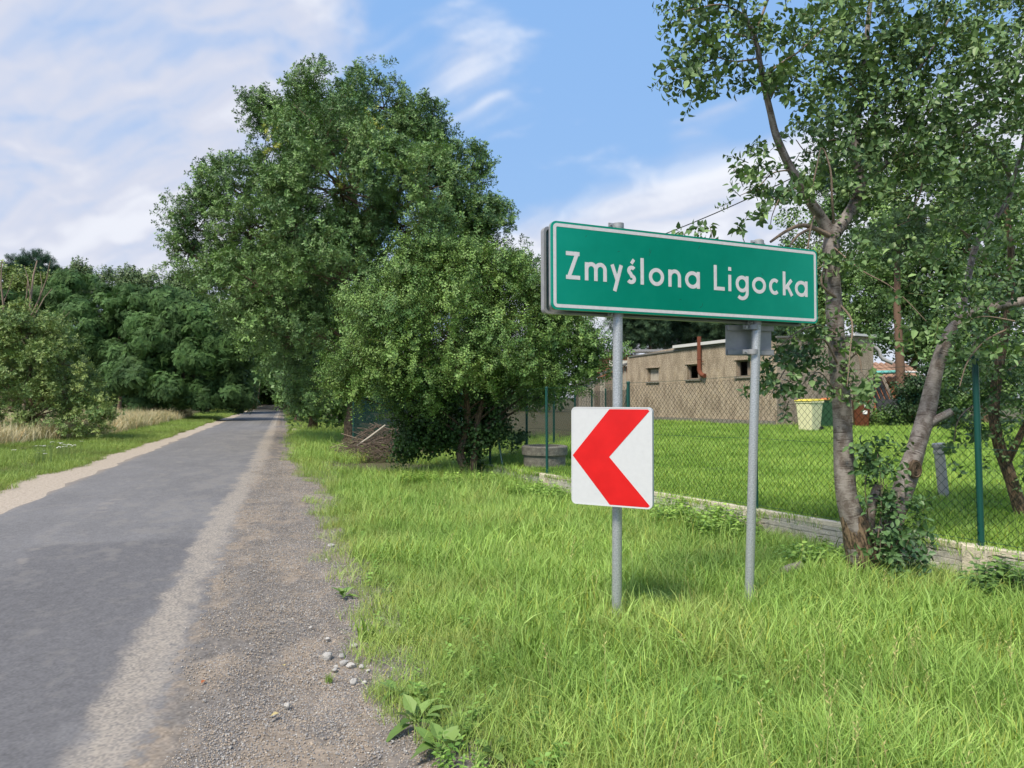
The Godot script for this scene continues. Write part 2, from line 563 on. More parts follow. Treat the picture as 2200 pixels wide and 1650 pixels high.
	flat("turquoise", lin(0.16, 0.5, 0.48), 0.5)
	flat("tarp_green", lin(0.03, 0.16, 0.12), 0.6)
	flat("tarp_dark", lin(0.03, 0.033, 0.035), 0.7)
	flat("cable", lin(0.03, 0.03, 0.03), 0.7)
	var net := flat("shade_net", Color(0.03, 0.2, 0.18, 0.82), 0.8)
	net.transparency = BaseMaterial3D.TRANSPARENCY_ALPHA
	var bk := StandardMaterial3D.new()
	bk.resource_name = "plum_bark"
	bk.albedo_texture = bark_image(true)
	bk.uv1_scale = Vector3(1, 1.1, 1)
	bk.roughness = 0.75
	bk.heightmap_enabled = true
	bk.heightmap_texture = bk.albedo_texture
	bk.heightmap_scale = 0.6
	M.plum_bark = bk
	var bo := StandardMaterial3D.new()
	bo.resource_name = "rough_bark"
	bo.albedo_texture = bark_image(false)
	bo.uv1_scale = Vector3(1, 0.7, 1)
	bo.roughness = 0.95
	bo.heightmap_enabled = true
	bo.heightmap_texture = bo.albedo_texture
	bo.heightmap_scale = 2.5
	M.rough_bark = bo
	grain("dead_bark", [[0.0, lin(0.12, 0.085, 0.06)], [0.5, lin(0.25, 0.19, 0.14)], [1.0, lin(0.36, 0.3, 0.24)]], 0.03, 3.0, 0.9, 0.3, false, 41)
	grain("pine_bark", [[0.0, lin(0.08, 0.05, 0.035)], [0.5, lin(0.17, 0.105, 0.07)], [1.0, lin(0.26, 0.16, 0.11)]], 0.03, 1.5, 0.9, 0.8, false, 42)
	grain("brush", [[0.0, lin(0.06, 0.045, 0.035)], [0.5, lin(0.135, 0.105, 0.08)], [1.0, lin(0.27, 0.22, 0.175)]], 0.03, 3.0, 0.95, 0.0, true, 43)
	grain("stone", [[0.0, lin(0.270, 0.263, 0.250)], [0.5, lin(0.459, 0.446, 0.419)], [1.0, lin(0.621, 0.608, 0.567)]], 0.03, 4.0, 0.9, 0.4, false, 44)
	leafy("leaf", 0.48, 0.42, 0.45)
	leafy("leaf_dull", 0.6, 0.36, 0.3)
	leafy("blade", 0.5, 0.6, 0.35)
	leafy("straw", 0.7, 0.35, 0.3)
	var peb := StandardMaterial3D.new()
	peb.resource_name = "pebble"
	peb.vertex_color_use_as_albedo = true
	peb.roughness = 0.9
	M.pebble = peb
	var wl := flat("wild_white", lin(0.75, 0.75, 0.7), 0.7)
	wl.cull_mode = BaseMaterial3D.CULL_DISABLED
	flat("wild_stem", lin(0.16, 0.25, 0.06), 0.7)
	flat("plum_fruit", lin(0.2, 0.29, 0.1), 0.5)


# ---------------------------------------------------------------- the lane
func road_image() -> ImageTexture:                             # v from -4.8 to 1.4 across, u from 0 to 40 along
	var w := 600
	var h := 2040
	var a := FastNoiseLite.new()
	a.seed = 51
	a.frequency = 1.0
	a.fractal_octaves = 4
	a.fractal_gain = 0.6
	var g := FastNoiseLite.new()
	g.seed = 52
	g.frequency = 1.0
	g.fractal_octaves = 2
	var im := Image.create(w, h, false, Image.FORMAT_RGB8)
	for j in h:
		var u := 40.0 * pow((j + 0.5) / h, 2.0)
		var near0 := smoothstep(8.35, 8.05, u)
		for i in w:
			var v := -4.8 + 6.2 * (i + 0.5) / w
			var n1 := a.get_noise_2d(u * 0.35, v * 0.9)
			var n2 := a.get_noise_2d(u * 1.6 + 40.0, v * 2.6)
			var n3 := a.get_noise_2d(u * 8.0 - 40.0, v * 9.0)
			var n4 := g.get_noise_2d(u * 70.0, v * 70.0)
			var k: Color
			var near := near0 * smoothstep(-2.7, -2.0, v + n1 * 0.5 - smoothstep(7.0, 4.5, u) * -1.5)
			# bitumen: darker, newer patch close by; bleached and dusty further on
			k = Color(0.265, 0.265, 0.273) * (1.0 + n1 * 0.16 + n3 * 0.16 + n4 * 0.3)
			k = k.lerp(Color(0.185, 0.185, 0.196) * (1.0 + n3 * 0.16 + n4 * 0.3), near * smoothstep(-0.25, 0.1, n2 * 0.6 + n3 * 0.25 + 0.3 - maxf(0.0, v + 1.0) * 1.5 - maxf(0.0, -2.1 - v) * 0.8 * smoothstep(6.5, 8.0, u)) * 0.7)
			var dust := smoothstep(0.1, 0.55, n2 + n1 * 0.6 + 0.42 * exp(-pow((v + 1.25) / 0.7, 2.0)) * smoothstep(6.5, 9.5, u) - 0.12)
			dust = maxf(dust, 0.55 * smoothstep(0.1, 0.5, n2 + n3 * 0.3 + 0.2 * exp(-pow((v + 2.35) / 0.25, 2.0))))
			k = k.lerp(Color(0.36, 0.345, 0.32), dust * 0.36)
			var fleck := smoothstep(0.08, 0.02, absf(v + 2.25 + n1 * 0.25)) * smoothstep(0.12, 0.3, a.get_noise_2d(u * 1.3 + 200.0, 3.0) + n3 * 0.1) * smoothstep(5.0, 6.0, u)
			k = k.lerp(Color(0.48, 0.44, 0.39), fleck * 0.3)
			# loose gravel on the shoulder
			var gr := smoothstep(-0.62, -0.48, v + n3 * 0.14 + n2 * 0.08 + smoothstep(13.0, 20.0, u) * 0.05)
			var mix := smoothstep(-0.35, 0.45, n2 * 1.1 + n1 * 0.5 - 0.12)
			var gk := Color(0.255, 0.235, 0.215).lerp(Color(0.41, 0.345, 0.275), mix) * (1.0 + n3 * 0.35 + n4 * 0.5)
			k = k.lerp(gk, gr)
			# pale sand blown along the edge of the bitumen
			var sw := 0.135 + 0.06 * smoothstep(8.0, 16.0, u) + n1 * 0.05
			var sc := -0.72 + 0.16 * smoothstep(9.0, 16.0, u)
			var sa := exp(-pow((v - sc + n2 * 0.12) / sw, 4.0))
			sa *= smoothstep(-0.55, -0.15, n3 * 0.8 + n2 * 0.3 + 0.25)
			k = k.lerp(Color(0.5, 0.45, 0.385) * (1.0 + n4 * 0.35), clampf(sa, 0, 1) * clampf(0.78 + n3 * 0.3 + n4 * 0.6, 0.15, 0.95))
			k = k.lerp(Color(0.41, 0.355, 0.295), smoothstep(-3.35, -3.62, v + n2 * 0.1) * 0.8)
			im.set_pixel(i, j, k.linear_to_srgb())
	return ImageTexture.create_from_image(im)


func strip(us: PackedFloat32Array, left: Callable, right: Callable, cols: int, height: Callable) -> ArrayMesh:
	var mb := MB.new()
	for u in us:
		var l: float = left.call(u)
		var r: float = right.call(u)
		for i in cols + 1:
			var v := lerpf(l, r, float(i) / cols)
			var p := from_uv(u, v, 0)
			mb.vert(Vector3(p.x, height.call(u, v, float(i) / cols), p.z), UP, Vector2((v + 4.8) / 6.2, sqrt(clampf(u, 0.0, 40.0) / 40.0)))
	for j in us.size() - 1:
		for i in cols:
			var a := j * (cols + 1) + i
			for k in [0, cols + 1, 1, 1, cols + 1, cols + 2]:
				mb.ix.append(a + k)
	smooth(mb)
	return mb.done()

func smooth(mb: MB) -> void:
	mb.n.fill(Vector3.ZERO)
	for t in range(0, mb.ix.size(), 3):
		var a := mb.v[mb.ix[t]]
		var nn := (mb.v[mb.ix[t + 2]] - a).cross(mb.v[mb.ix[t + 1]] - a)
		for k in 3:
			mb.n[mb.ix[t + k]] += nn
	for i in mb.n.size():
		mb.n[i] = mb.n[i].normalized()


func setting() -> void:
	# the ground, one sheet to the horizon
	var vs := PackedFloat32Array([-500, -200, -100, -60, -40, -30, -22, -16, -12, -10, -8.5, -7.5, -6.8, -6.2, -5.6, -5.1, -4.7, -4.3, -3.9, -2.5, -1.2, -0.2, 0.2])
	var q := 0.5
	while q < 8.0:
		vs.append(q); q += 0.3
	vs.append_array(PackedFloat32Array([9, 10.5, 12, 15, 20, 30, 50, 90, 200, 500]))
	var us := PackedFloat32Array([-300, -100, -40, -20, -10, -5])
	q = -3.0
	while q < 24.0:
		us.append(q); q += 0.4
	while q < 70.0:
		us.append(q); q += 3.0
	us.append_array(PackedFloat32Array([80, 100, 130, 170, 250, 400, 700]))
	var mb := MB.new()
	for u in us:
		for v in vs:
			var p := from_uv(u, v, 0)
			var y := ground_y(p.x, -p.z) if u > -20 and u < 250 else 0.0
			if v > -4.4 and v < 0.6: y = minf(y, -0.03)
			mb.vert(Vector3(p.x, y, p.z), UP, Vector2(p.x, p.z))
	for j in us.size() - 1:
		for i in vs.size() - 1:
			var a := j * vs.size() + i
			for k in [0, vs.size(), 1, 1, vs.size(), vs.size() + 1]:
				mb.ix.append(a + k)
	smooth(mb)
	struct("ground", mb.done(), M.soil)

	us = PackedFloat32Array()
	q = -4.0
	while q < 30.0:
		us.append(q); q += 0.25
	while q < 60.0:
		us.append(q); q += 1.0
	while q < 190.0:
		us.append(q); q += 6.0
	var road := StandardMaterial3D.new()
	road.resource_name = "road_surface"
	road.albedo_texture = road_image()
	road.texture_repeat = false
	road.roughness = 0.85
	road.metallic_specular = 0.3
	road.detail_enabled = true
	road.detail_blend_mode = BaseMaterial3D.BLEND_MODE_MUL
	road.detail_uv_layer = BaseMaterial3D.DETAIL_UV_2
	road.uv2_triplanar = true
	road.uv2_world_triplanar = true
	road.uv2_scale = Vector3(0.9, 0.9, 0.9)
	road.detail_albedo = noise_tex([[0.0, Color(0.66, 0.66, 0.67)], [0.36, Color(0.8, 0.8, 0.8)], [0.47, Color(0.95, 0.95, 0.95)], [0.56, Color(1, 1, 1)], [1.0, Color(1, 1, 1)]], 0.13, 61, 1024, 2)
	M.road = road
	var ledge := func(u): return -3.60 + wob.get_noise_2d(u * 30.0, 5.0) * 0.14 + wob.get_noise_2d(u * 6.0, 15.0) * 0.12
	var redge := func(u): return -0.55 + wob.get_noise_2d(u * 40.0, 25.0) * 0.12 + wob.get_noise_2d(u * 12.0, 35.0) * 0.1
	struct("road", strip(us, ledge, redge, 14, func(u, v, t): return (0.018 if t > 0.01 and t < 0.99 else 0.0) + 0.012 * sin(PI * t) + wob.get_noise_2d(u * 8.0, v * 14.0) * 0.006), road)
	struct("gravel_shoulder", strip(us, func(u): return -0.95, func(u): return 0.95 + smoothstep(-1.0, 3.5, -u + 3.0) * 0.6, 18, func(u, v, t): return 0.006 + (wob.get_noise_2d(u * 30.0, v * 60.0) * 0.02 + wob.get_noise_2d(u * 9.0, v * 22.0) * 0.03) * smoothstep(-0.55, -0.3, v) - 0.02 * smoothstep(-0.4, 0.0, v) + 0.012), road)
	struct("sandy_verge", strip(us, func(u): return -4.42 + wob.get_noise_2d(u * 20.0, 45.0) * 0.22, func(u): return -3.3, 5, func(u, v, t): return 0.006 + wob.get_noise_2d(u * 22.0, v * 30.0) * 0.012), M.sand)
	# the drive that turns off behind the oak
	mb = MB.new()
	for i in 25:
		var v := 0.3 + 0.38 * i
		for j in 5:
			var u := 32.6 + 0.55 * (j - 2) * (1.0 + 2.2 * exp(-maxf(v, 0.0) * 1.1)) + wob.get_noise_2d(v * 20.0, j * 33.0) * 0.3
			var p := from_uv(u, v, 0)
			mb.vert(Vector3(p.x, ground_y(p.x, -p.z) + 0.045, p.z), UP)
	for i in 24:
		for j in 4:
			var a := i * 5 + j
			for k in [0, 1, 5, 1, 6, 5]:
				mb.ix.append(a + k)
	smooth(mb)
	struct("driveway", mb.done(), M.sand)
	# the lawn behind the fence
	mb = MB.new()
	var ni := 70
	var nj := 54
	for i in ni + 1:
		var s := -5.0 + 0.6 * i
		for j in nj + 1:
			var w := 0.03 + 0.6 * j
			var p := fence_pt(s, w, 0)
			mb.vert(Vector3(p.x, lawn_y(p.x, -p.z), p.z), UP)
	for i in ni:
		for j in nj:
			var a := i * (nj + 1) + j
			var p := mb.v[a]
			if right_of_side_fence(p.x, -p.z) < -0.7:
				continue
			for k in [0, nj + 1, 1, 1, nj + 1, nj + 2]:
				mb.ix.append(a + k)
	smooth(mb)
	struct("lawn", mb.done(), M.turf)


# ---------------------------------------------------------------- signs
func rounded(w: float, h: float, r: float, seg := 6) -> PackedVector2Array:     # centred on the origin
	var p := PackedVector2Array()
	for k in 4:
		var c := Vector2((w / 2 - r) * (1 if k == 0 or k == 3 else -1), (h / 2 - r) * (1 if k < 2 else -1))
		for i in seg + 1:
			var a := (k + float(i) / seg) * PI / 2
			p.append(c + Vector2(cos(a), sin(a)) * r)
	return p

func ring(outer: PackedVector2Array, inner: PackedVector2Array, z0: float, z1: float) -> ArrayMesh:
	var mb := MB.new()
	for i in outer.size():
		var j := (i + 1) % outer.size()
		var o0 := outer[i]
		var o1 := outer[j]
		var n0 := inner[i]
		var n1 := inner[j]
		mb.quad(Vector3(o0.x, o0.y, z1), Vector3(o1.x, o1.y, z1), Vector3(n1.x, n1.y, z1), Vector3(n0.x, n0.y, z1))
		mb.quad(Vector3(o0.x, o0.y, z0), Vector3(o1.x, o1.y, z0), Vector3(o1.x, o1.y, z1), Vector3(o0.x, o0.y, z1))
		mb.quad(Vector3(n1.x, n1.y, z0), Vector3(n0.x, n0.y, z0), Vector3(n0.x, n0.y, z1), Vector3(n1.x, n1.y, z1))
	return mb.done()

# letters of the road alphabet, drawn as strokes; 1 = height of a capital, x-height 0.66
func arc(cx: float, cy: float, rx: float, ry: float, a0: float, a1: float, n := 18) -> PackedVector2Array:
	var p := PackedVector2Array()
	for i in n + 1:
		var a := deg_to_rad(lerpf(a0, a1, float(i) / n))
		p.append(Vector2(cx + cos(a) * rx, cy + sin(a) * ry))
	return p

func line(a: Array) -> PackedVector2Array:
	var p := PackedVector2Array()
	for i in range(0, a.size(), 2):
		p.append(Vector2(a[i], a[i + 1]))
	return p

func glyph(ch: String, w: float) -> Array:                      # strokes, for a letter w wide
	var t := 0.145
	var h := t / 2
	var x := 0.66
	var r := w / 2 - h
	var ry := x / 2 - h + 0.01
	var bowl := arc(w / 2, x / 2, r, ry, 0, 360, 32)
	match ch:
		"Z": return [line([0, 1 - h, w - 0.02, 1 - h]), line([w - 0.1, 1 - 0.02, 0.1, 0.02]), line([0, h, w, h])]
		"m":
			var q := (w - t) / 2
			var k := q / 2
			var s := [line([h, 0, h, x])]
			for i in 2:
				var ar := arc(h + q * i + k, x - k - h + 0.02, k, k, 180, 0, 12)
				ar.append(Vector2(h + q * (i + 1), 0))
				s.append(ar)
			return s
		"n":
			var k2 := (w - t) / 2
			var ar2 := arc(h + k2, x - k2 - h + 0.02, k2, k2, 180, 0, 14)
			ar2.append(Vector2(w - h, 0))
			return [line([h, 0, h, x]), ar2]
		"y": return [line([h, x, w / 2 + 0.01, 0.12]), line([w - h, x, w * 0.33, -0.32])]
		"ś":
			var top := arc(w / 2 + 0.02, x * 0.745, w / 2 - h - 0.02, x * 0.255 - h + 0.02, 35, 245, 14)
			var low := arc(w / 2 - 0.01, x * 0.27, w / 2 - h, x * 0.27 - h + 0.01, 80, -150, 16)
			top.append_array(low)
			return [top, line([w / 2 + 0.0, x + 0.09, w / 2 + 0.12, x + 0.25])]
		"l": return [line([w / 2, 0, w / 2, 1])]
		"o": return [bowl]
		"a": return [bowl, line([w - h, 0, w - h, x])]
		"L": return [line([h, 0, h, 1]), line([t, h, w, h])]
		"i": return [line([w / 2, 0, w / 2, x]), line([w / 2, 0.82, w / 2, 0.97])]
		"g":
			var tail := line([w - h, x, w - h, 0.0])
			tail.append_array(arc(w / 2, -0.02, r, 0.235, 0, -140, 16))
			return [bowl, tail]
		"c": return [arc(w / 2 + 0.02, x / 2, r + 0.02, ry, 48, 312, 26)]
		"k": return [line([h, 0, h, 1]), line([w - 0.1, x, t * 0.9, x * 0.44]), line([0.24, x * 0.62, w - 0.08, 0])]
	return []

func stroke(mb: MB, p: PackedVector2Array, t: float, z: float) -> void:
	var l := PackedVector2Array()
	var r := PackedVector2Array()
	for i in p.size():
		var d0 := (p[i] - p[maxi(i - 1, 0)]).normalized()
		var d1 := (p[mini(i + 1, p.size() - 1)] - p[i]).normalized()
		if p[0].distance_to(p[p.size() - 1]) < 0.001 and (i == 0 or i == p.size() - 1):
			d0 = (p[p.size() - 1] - p[p.size() - 2]).normalized()
			d1 = (p[1] - p[0]).normalized()
		var nn := (d0 + d1).normalized().orthogonal()
		var k := t / 2 / maxf(0.5, absf(nn.dot((d1 if d1 != Vector2.ZERO else d0).orthogonal())))
		l.append(p[i] - nn * k)
		r.append(p[i] + nn * k)
	for i in p.size() - 1:
		var q := [r[i], r[i + 1], l[i + 1], l[i]]
		if (q[1] - q[0]).cross(q[2] - q[0]) < 0: q.reverse()
		mb.quad(Vector3(q[0].x, q[0].y, z), Vector3(q[1].x, q[1].y, z), Vector3(q[2].x, q[2].y, z), Vector3(q[3].x, q[3].y, z))
		mb.quad(Vector3(l[i].x, l[i].y, 0), Vector3(l[i + 1].x, l[i + 1].y, 0), Vector3(l[i + 1].x, l[i + 1].y, z), Vector3(l[i].x, l[i].y, z))
		mb.quad(Vector3(r[i + 1].x, r[i + 1].y, 0), Vector3(r[i].x, r[i].y, 0), Vector3(r[i].x, r[i].y, z), Vector3(r[i + 1].x, r[i + 1].y, z))

func pole(called: String, label: String, foot: Vector3, top: Vector3, r: float) -> Node3D:
	var t := thing(called, label, "sign post", foot, Basis(), "galvanised posts of the road signs")
	var mb := MB.new()
	# drawn tube with fine lengthwise ribs
	var ax := top - foot
	var sides := 40
	var b := axes(ax, 0.3)
	for i in 2:
		var o := Vector3(0, -0.3, 0) if i == 0 else ax
		for k in sides + 1:
			var a := TAU * (k % sides) / sides
			var rr := r * (1.0 if k % 2 else 0.985)
			var d := b.x * cos(a) + b.z * sin(a)
			mb.vert(o + d * rr, d, Vector2(k, i))
	for k in sides:
		for e in [k, k + 1, k + sides + 1, k + 1, k + sides + 2, k + sides + 1]:
			mb.ix.append(e)
	obj("tube", mb.done(), M.galvanised, t)
	mb = MB.new()
	mb.lathe(ax, [[r * 1.08, -0.03], [r * 1.12, 0.0], [r * 1.08, 0.014], [r * 0.7, 0.022], [0.0, 0.024]], 18, b)
	mb.box(ax + Vector3(0, -0.012, 0), Vector3(0.105, 0.02, 0.022), frame(Vector3(0.909, 0, -0.419)), 0.003)
	obj("cap", mb.done(), M.pvc_grey, t)
	return t

func clamp_ring(parent: Node3D, o: Vector3, r: float, h: float, side: Vector3) -> void:
	var mb := MB.new()
	mb.lathe(o, [[r * 1.0, -h / 2], [r * 1.16, -h / 2], [r * 1.16, h / 2], [r * 1.0, h / 2]], 20)
	mb.box(o + side * r * 1.7, Vector3(r * 1.3, h * 0.95, 0.008), frame(side), 0.001)
	var c := obj("clamp", mb.done(), M.aluminium, parent)
	mb = MB.new()
	var z := frame(side).z
	mb.tube(PackedVector3Array([o + side * r * 1.8 - z * 0.022, o + side * r * 1.8 + z * 0.022]), PackedFloat32Array([0.0055, 0.0055]), 6)
	mb.tube(PackedVector3Array([o + side * r * 1.8 + z * 0.006, o + side * r * 1.8 + z * 0.014]), PackedFloat32Array([0.011, 0.011]), 6)
	obj("bolt", mb.done(), M.galvanised, c)

func signs() -> void:
	var p1t := P(1328, 489, 4.47)
	var p1b := Vector3(P(1324, 1300, 4.47).x, 0.0, -4.47)
	var p2t := P(1630, 521, 4.97)
	var p2b := Vector3(P(1605, 1290, 4.93).x, 0.0, -4.93)
	var post1 := pole("sign_post", "upright galvanised steel post that carries the red and white chevron board", p1b, p1t, 0.031)
	var post2 := pole("sign_post", "slightly leaning galvanised steel post with the small grey plate, nearer the plum tree", p2b, p2t, 0.031)
	post1.set_meta("category", "sign post")
	# the place name board: left end, right end
	var a := Vector3(0.234, 0, -4.21)
	var e := Vector3(2.206, 0, -5.12)
	var len := a.distance_to(e)
	var b := frame(e - a)
	var hgt := 0.53
	var mid := (a + e) / 2 + Vector3(0, 2.295, 0)
	var t := thing("place_name_sign", "long green place name board with white border and lettering on two posts", "road sign", mid, Basis(Vector3(b.x.x, 0.004, b.x.z).normalized(), UP, b.z).orthonormalized())
	var mb := MB.new()
	mb.plate(rounded(len, hgt, 0.034), -0.012, 0.0)
	obj("panel", mb.done(), M.sign_green, t)
	obj("border", ring(rounded(len - 0.026, hgt - 0.026, 0.026), rounded(len - 0.066, hgt - 0.066, 0.008), 0.0, 0.0012), M.sign_white, t)
	mb = MB.new()
	for y in [-0.19, 0.19]:
		mb.box(Vector3(0, y, -0.024), Vector3(len - 0.2, 0.045, 0.024))
	obj("back_rail", mb.done(), M.aluminium, t)
	mb = MB.new()
	var rim := rounded(len, hgt, 0.034)
	for i in rim.size():                                         # the turned-back rim
		var q0 := rim[i]
		var q1 := rim[(i + 1) % rim.size()]
		mb.quad(Vector3(q0.x, q0.y, -0.032), Vector3(q1.x, q1.y, -0.032), Vector3(q1.x, q1.y, -0.012), Vector3(q0.x, q0.y, -0.012))
	obj("rim", mb.done(), M.aluminium, t)
	mb = MB.new()
	mb.box(Vector3(-0.13, 0, 0.0004), Vector3(0.0016, hgt - 0.07, 0.0012))
	obj("seam", mb.done(), M.sign_green, t)
	mb = MB.new()
	for q in [[1397, 0.77, 0.012, 1.5], [1398, 0.74, 0.02, 1.1], [1372, 0.52, 0.018, -0.7], [1376, 0.49, 0.014, -0.5], [1306, 0.33, 0.008, 0.4], [1504, 0.87, 0.016, 0.9], [1507, 0.13, 0.012, 0.6], [1510, 0.16, 0.008, 1.4], [1462, 0.2, 0.01, 0.2], [1260, 0.86, 0.008, 0.8], [1640, 0.6, 0.012, -0.9], [1330, 0.72, 0.01, 0.3]]:
		var o := Vector2(board_x(q[0], len), (q[1] - 0.5) * hgt)
		var s: Vector2 = Vector2(cos(q[3]), sin(q[3])) * q[2]
		stroke(mb, PackedVector2Array([o - s, o + Vector2(0.001, 0.0015), o + s]), 0.0022, 0.0005)
	obj("scratches", mb.done(), flat("scratched_green", lin(0.0, 0.11, 0.08), 0.6), t)
	var cap := 0.168
	var base := -hgt / 2 + 0.352 * hgt
	var letters := [["Z", 1216, 1246.5], ["m", 1257, 1304], ["y", 1312, 1339], ["ś", 1346.5, 1367.5], ["l", 1375.5, 1385.5], ["o", 1395, 1427.5], ["n", 1437, 1464], ["a", 1473, 1504.5],
		["L", 1535, 1558], ["i", 1565, 1573.5], ["g", 1582, 1609.5], ["o", 1617.5, 1647], ["c", 1654, 1676], ["k", 1683.5, 1706], ["a", 1709.5, 1736.5]]
	for g in letters:
		var x0 := board_x(g[1], len)
		var x1 := board_x(g[2], len)
		mb = MB.new()
		var zz := 0.0011
		for s in glyph(g[0], (x1 - x0) / cap):
			var pts := PackedVector2Array()
			for p in s:
				pts.append(Vector2(x0 + p.x * cap, base + p.y * cap))
			stroke(mb, pts, 0.145 * cap * (0.85 if g[0] == "ś" and s.size() == 2 else 1.0), zz)
			zz += 0.0003
		obj("letter", mb.done(), M.sign_white, t)
	for p in [[p1t, p1b], [p2t, p2b]]:
		for y in [-0.275, 0.29]:
			var k := (p[0] as Vector3).lerp(p[1], (p[0].y - (mid.y + y)) / p[0].y)
			clamp_ring(t, t.transform.affine_inverse() * k, 0.031, 0.028, Vector3(-1, 0, 0))
	# a second board back to back with it
	var t2 := thing("rear_sign_board", "grey metal board back to back behind the green board, its edge showing", "road sign", mid - b.z * 0.115 + Vector3(0, -0.016, 0) - b.x * 0.035, t.basis)
	mb = MB.new()
	mb.plate(rounded(len - 0.06, hgt, 0.03), -0.012, 0.0)
	obj("panel", mb.done(), M.aluminium, t2)
	mb = MB.new()
	rim = rounded(len - 0.06, hgt, 0.03)
	for i in rim.size():
		var q0 := rim[i]
		var q1 := rim[(i + 1) % rim.size()]
		mb.quad(Vector3(q0.x, q0.y, 0.0), Vector3(q1.x, q1.y, 0.0), Vector3(q1.x, q1.y, 0.028), Vector3(q0.x, q0.y, 0.028))
		mb.quad(Vector3(q1.x * 0.985, q1.y * 0.95, 0.0281), Vector3(q0.x * 0.985, q0.y * 0.95, 0.0281), Vector3(q0.x, q0.y, 0.0281), Vector3(q1.x, q1.y, 0.0281))
	obj("rim", mb.done(), M.aluminium, t2)

	# the chevron board
	var ca := Vector3(0.378, 0, -4.50)
	var ce := Vector3(0.836, 0, -4.25)
	var cl := ca.distance_to(ce)
	var cb := frame(ce - ca)
	var ch := 0.605
	var c := thing("chevron_board", "square white board with a red chevron pointing left", "road sign", (ca + ce) / 2 + Vector3(0, 1.137, 0), cb)
	mb = MB.new()
	mb.plate(rounded(cl, ch, 0.03), -0.018, 0.0)
	obj("panel", mb.done(), M.board_white, c)
	mb = MB.new()
	var arrow := PackedVector2Array()
	for q in [[0.485, 0.983], [0.95, 0.983], [0.972, 0.967], [0.48, 0.497], [0.972, 0.03], [0.95, 0.014], [0.485, 0.014], [0.012, 0.5]]:
		arrow.append(Vector2((q[0] - 0.5) * cl, (q[1] - 0.5) * ch))
	mb.plate(arrow, 0.0, 0.0012)
	obj("chevron", mb.done(), M.sign_red, c)
	obj("rim", ring(rounded(cl + 0.004, ch + 0.004, 0.031), rounded(cl - 0.008, ch - 0.008, 0.028), -0.03, 0.0016), M.board_white, c)
	mb = MB.new()
	for y in [-0.2, 0.2]:
		mb.box(Vector3(0, y, -0.03), Vector3(cl - 0.08, 0.04, 0.02))
	obj("back_rail", mb.done(), M.aluminium, c)
	for y in [-0.2, 0.2]:
		clamp_ring(c, c.transform.affine_inverse() * Vector3(p1b.x, c.position.y + y, -4.47), 0.031, 0.03, Vector3(-1, 0, 0))

	# the small plate on the second post, seen from behind
	var pa := P(1559, 730, 5.0)
	var pe := P(1657, 733, 5.06)
	var pl := thing("small_plate", "small grey plate seen from behind on the leaning post, with two rails", "road sign", (pa + pe) / 2, frame(Vector3(pe.x - pa.x, 0, pe.z - pa.z)))
	var pw := pa.distance_to(pe)
	mb = MB.new()
	mb.plate(rounded(pw, 0.215, 0.012), -0.004, 0.0)
	obj("panel", mb.done(), M.aluminium, pl)
	for y in [-0.085, 0.085]:
		mb = MB.new()
		mb.box(Vector3(0.012, y, 0.009), Vector3(pw, 0.034, 0.018), Basis(), 0.003)
		mb.box(Vector3(0.012, y - 0.0175, 0.016), Vector3(pw, 0.003, 0.006))
		mb.box(Vector3(0.012, y + 0.0175, 0.016), Vector3(pw, 0.003, 0.006))
		obj("rail", mb.done(), M.aluminium, pl)
		var at := P(1617, 733, 4.945)
		clamp_ring(pl, pl.transform.affine_inverse() * Vector3(at.x + y * 0.02, pl.position.y + y, at.z), 0.031, 0.032, Vector3(-1, 0, 0))

func board_x(px: float, len: float) -> float:                   # where along the name board a photographed letter edge lies
	var p := (px - 1100.0) / F
	return ((p * 4.21 - 0.234) / (1.972 - 0.91 * p) - 0.5) * len


# ---------------------------------------------------------------- chain-link fences
func link_mesh(len: float, h: float, cell: float, wire: float) -> ArrayMesh:
	var mb := MB.new()
	var half := cell / 2
	var nx := int(len / half)
	var ny := int(h / half)
	for i in nx:
		for j in ny:
			var x0 := i * half
			var flip := (i + j) % 2 == 0
			var a := Vector3(x0 + (0.0 if flip else half), j * half, 0)
			var b := Vector3(x0 + (half if flip else 0.0), (j + 1) * half, 0.004 if flip else -0.004)
			var d := (b - a).normalized()
			var s := d.cross(Vector3(0, 0, 1))
			var at := mb.v.size()
			for k in 3:
				var an := TAU * k / 3 + 0.5
				var nn := s * cos(an) + Vector3(0, 0, 1) * sin(an)
				mb.vert(a + nn * wire, nn)
				mb.vert(b + nn * wire, nn)
			for k in 3:
				var k2 := (k + 1) % 3
				for e in [k * 2, k * 2 + 1, k2 * 2, k2 * 2, k * 2 + 1, k2 * 2 + 1]:
					mb.ix.append(at + e)
	return mb.done()

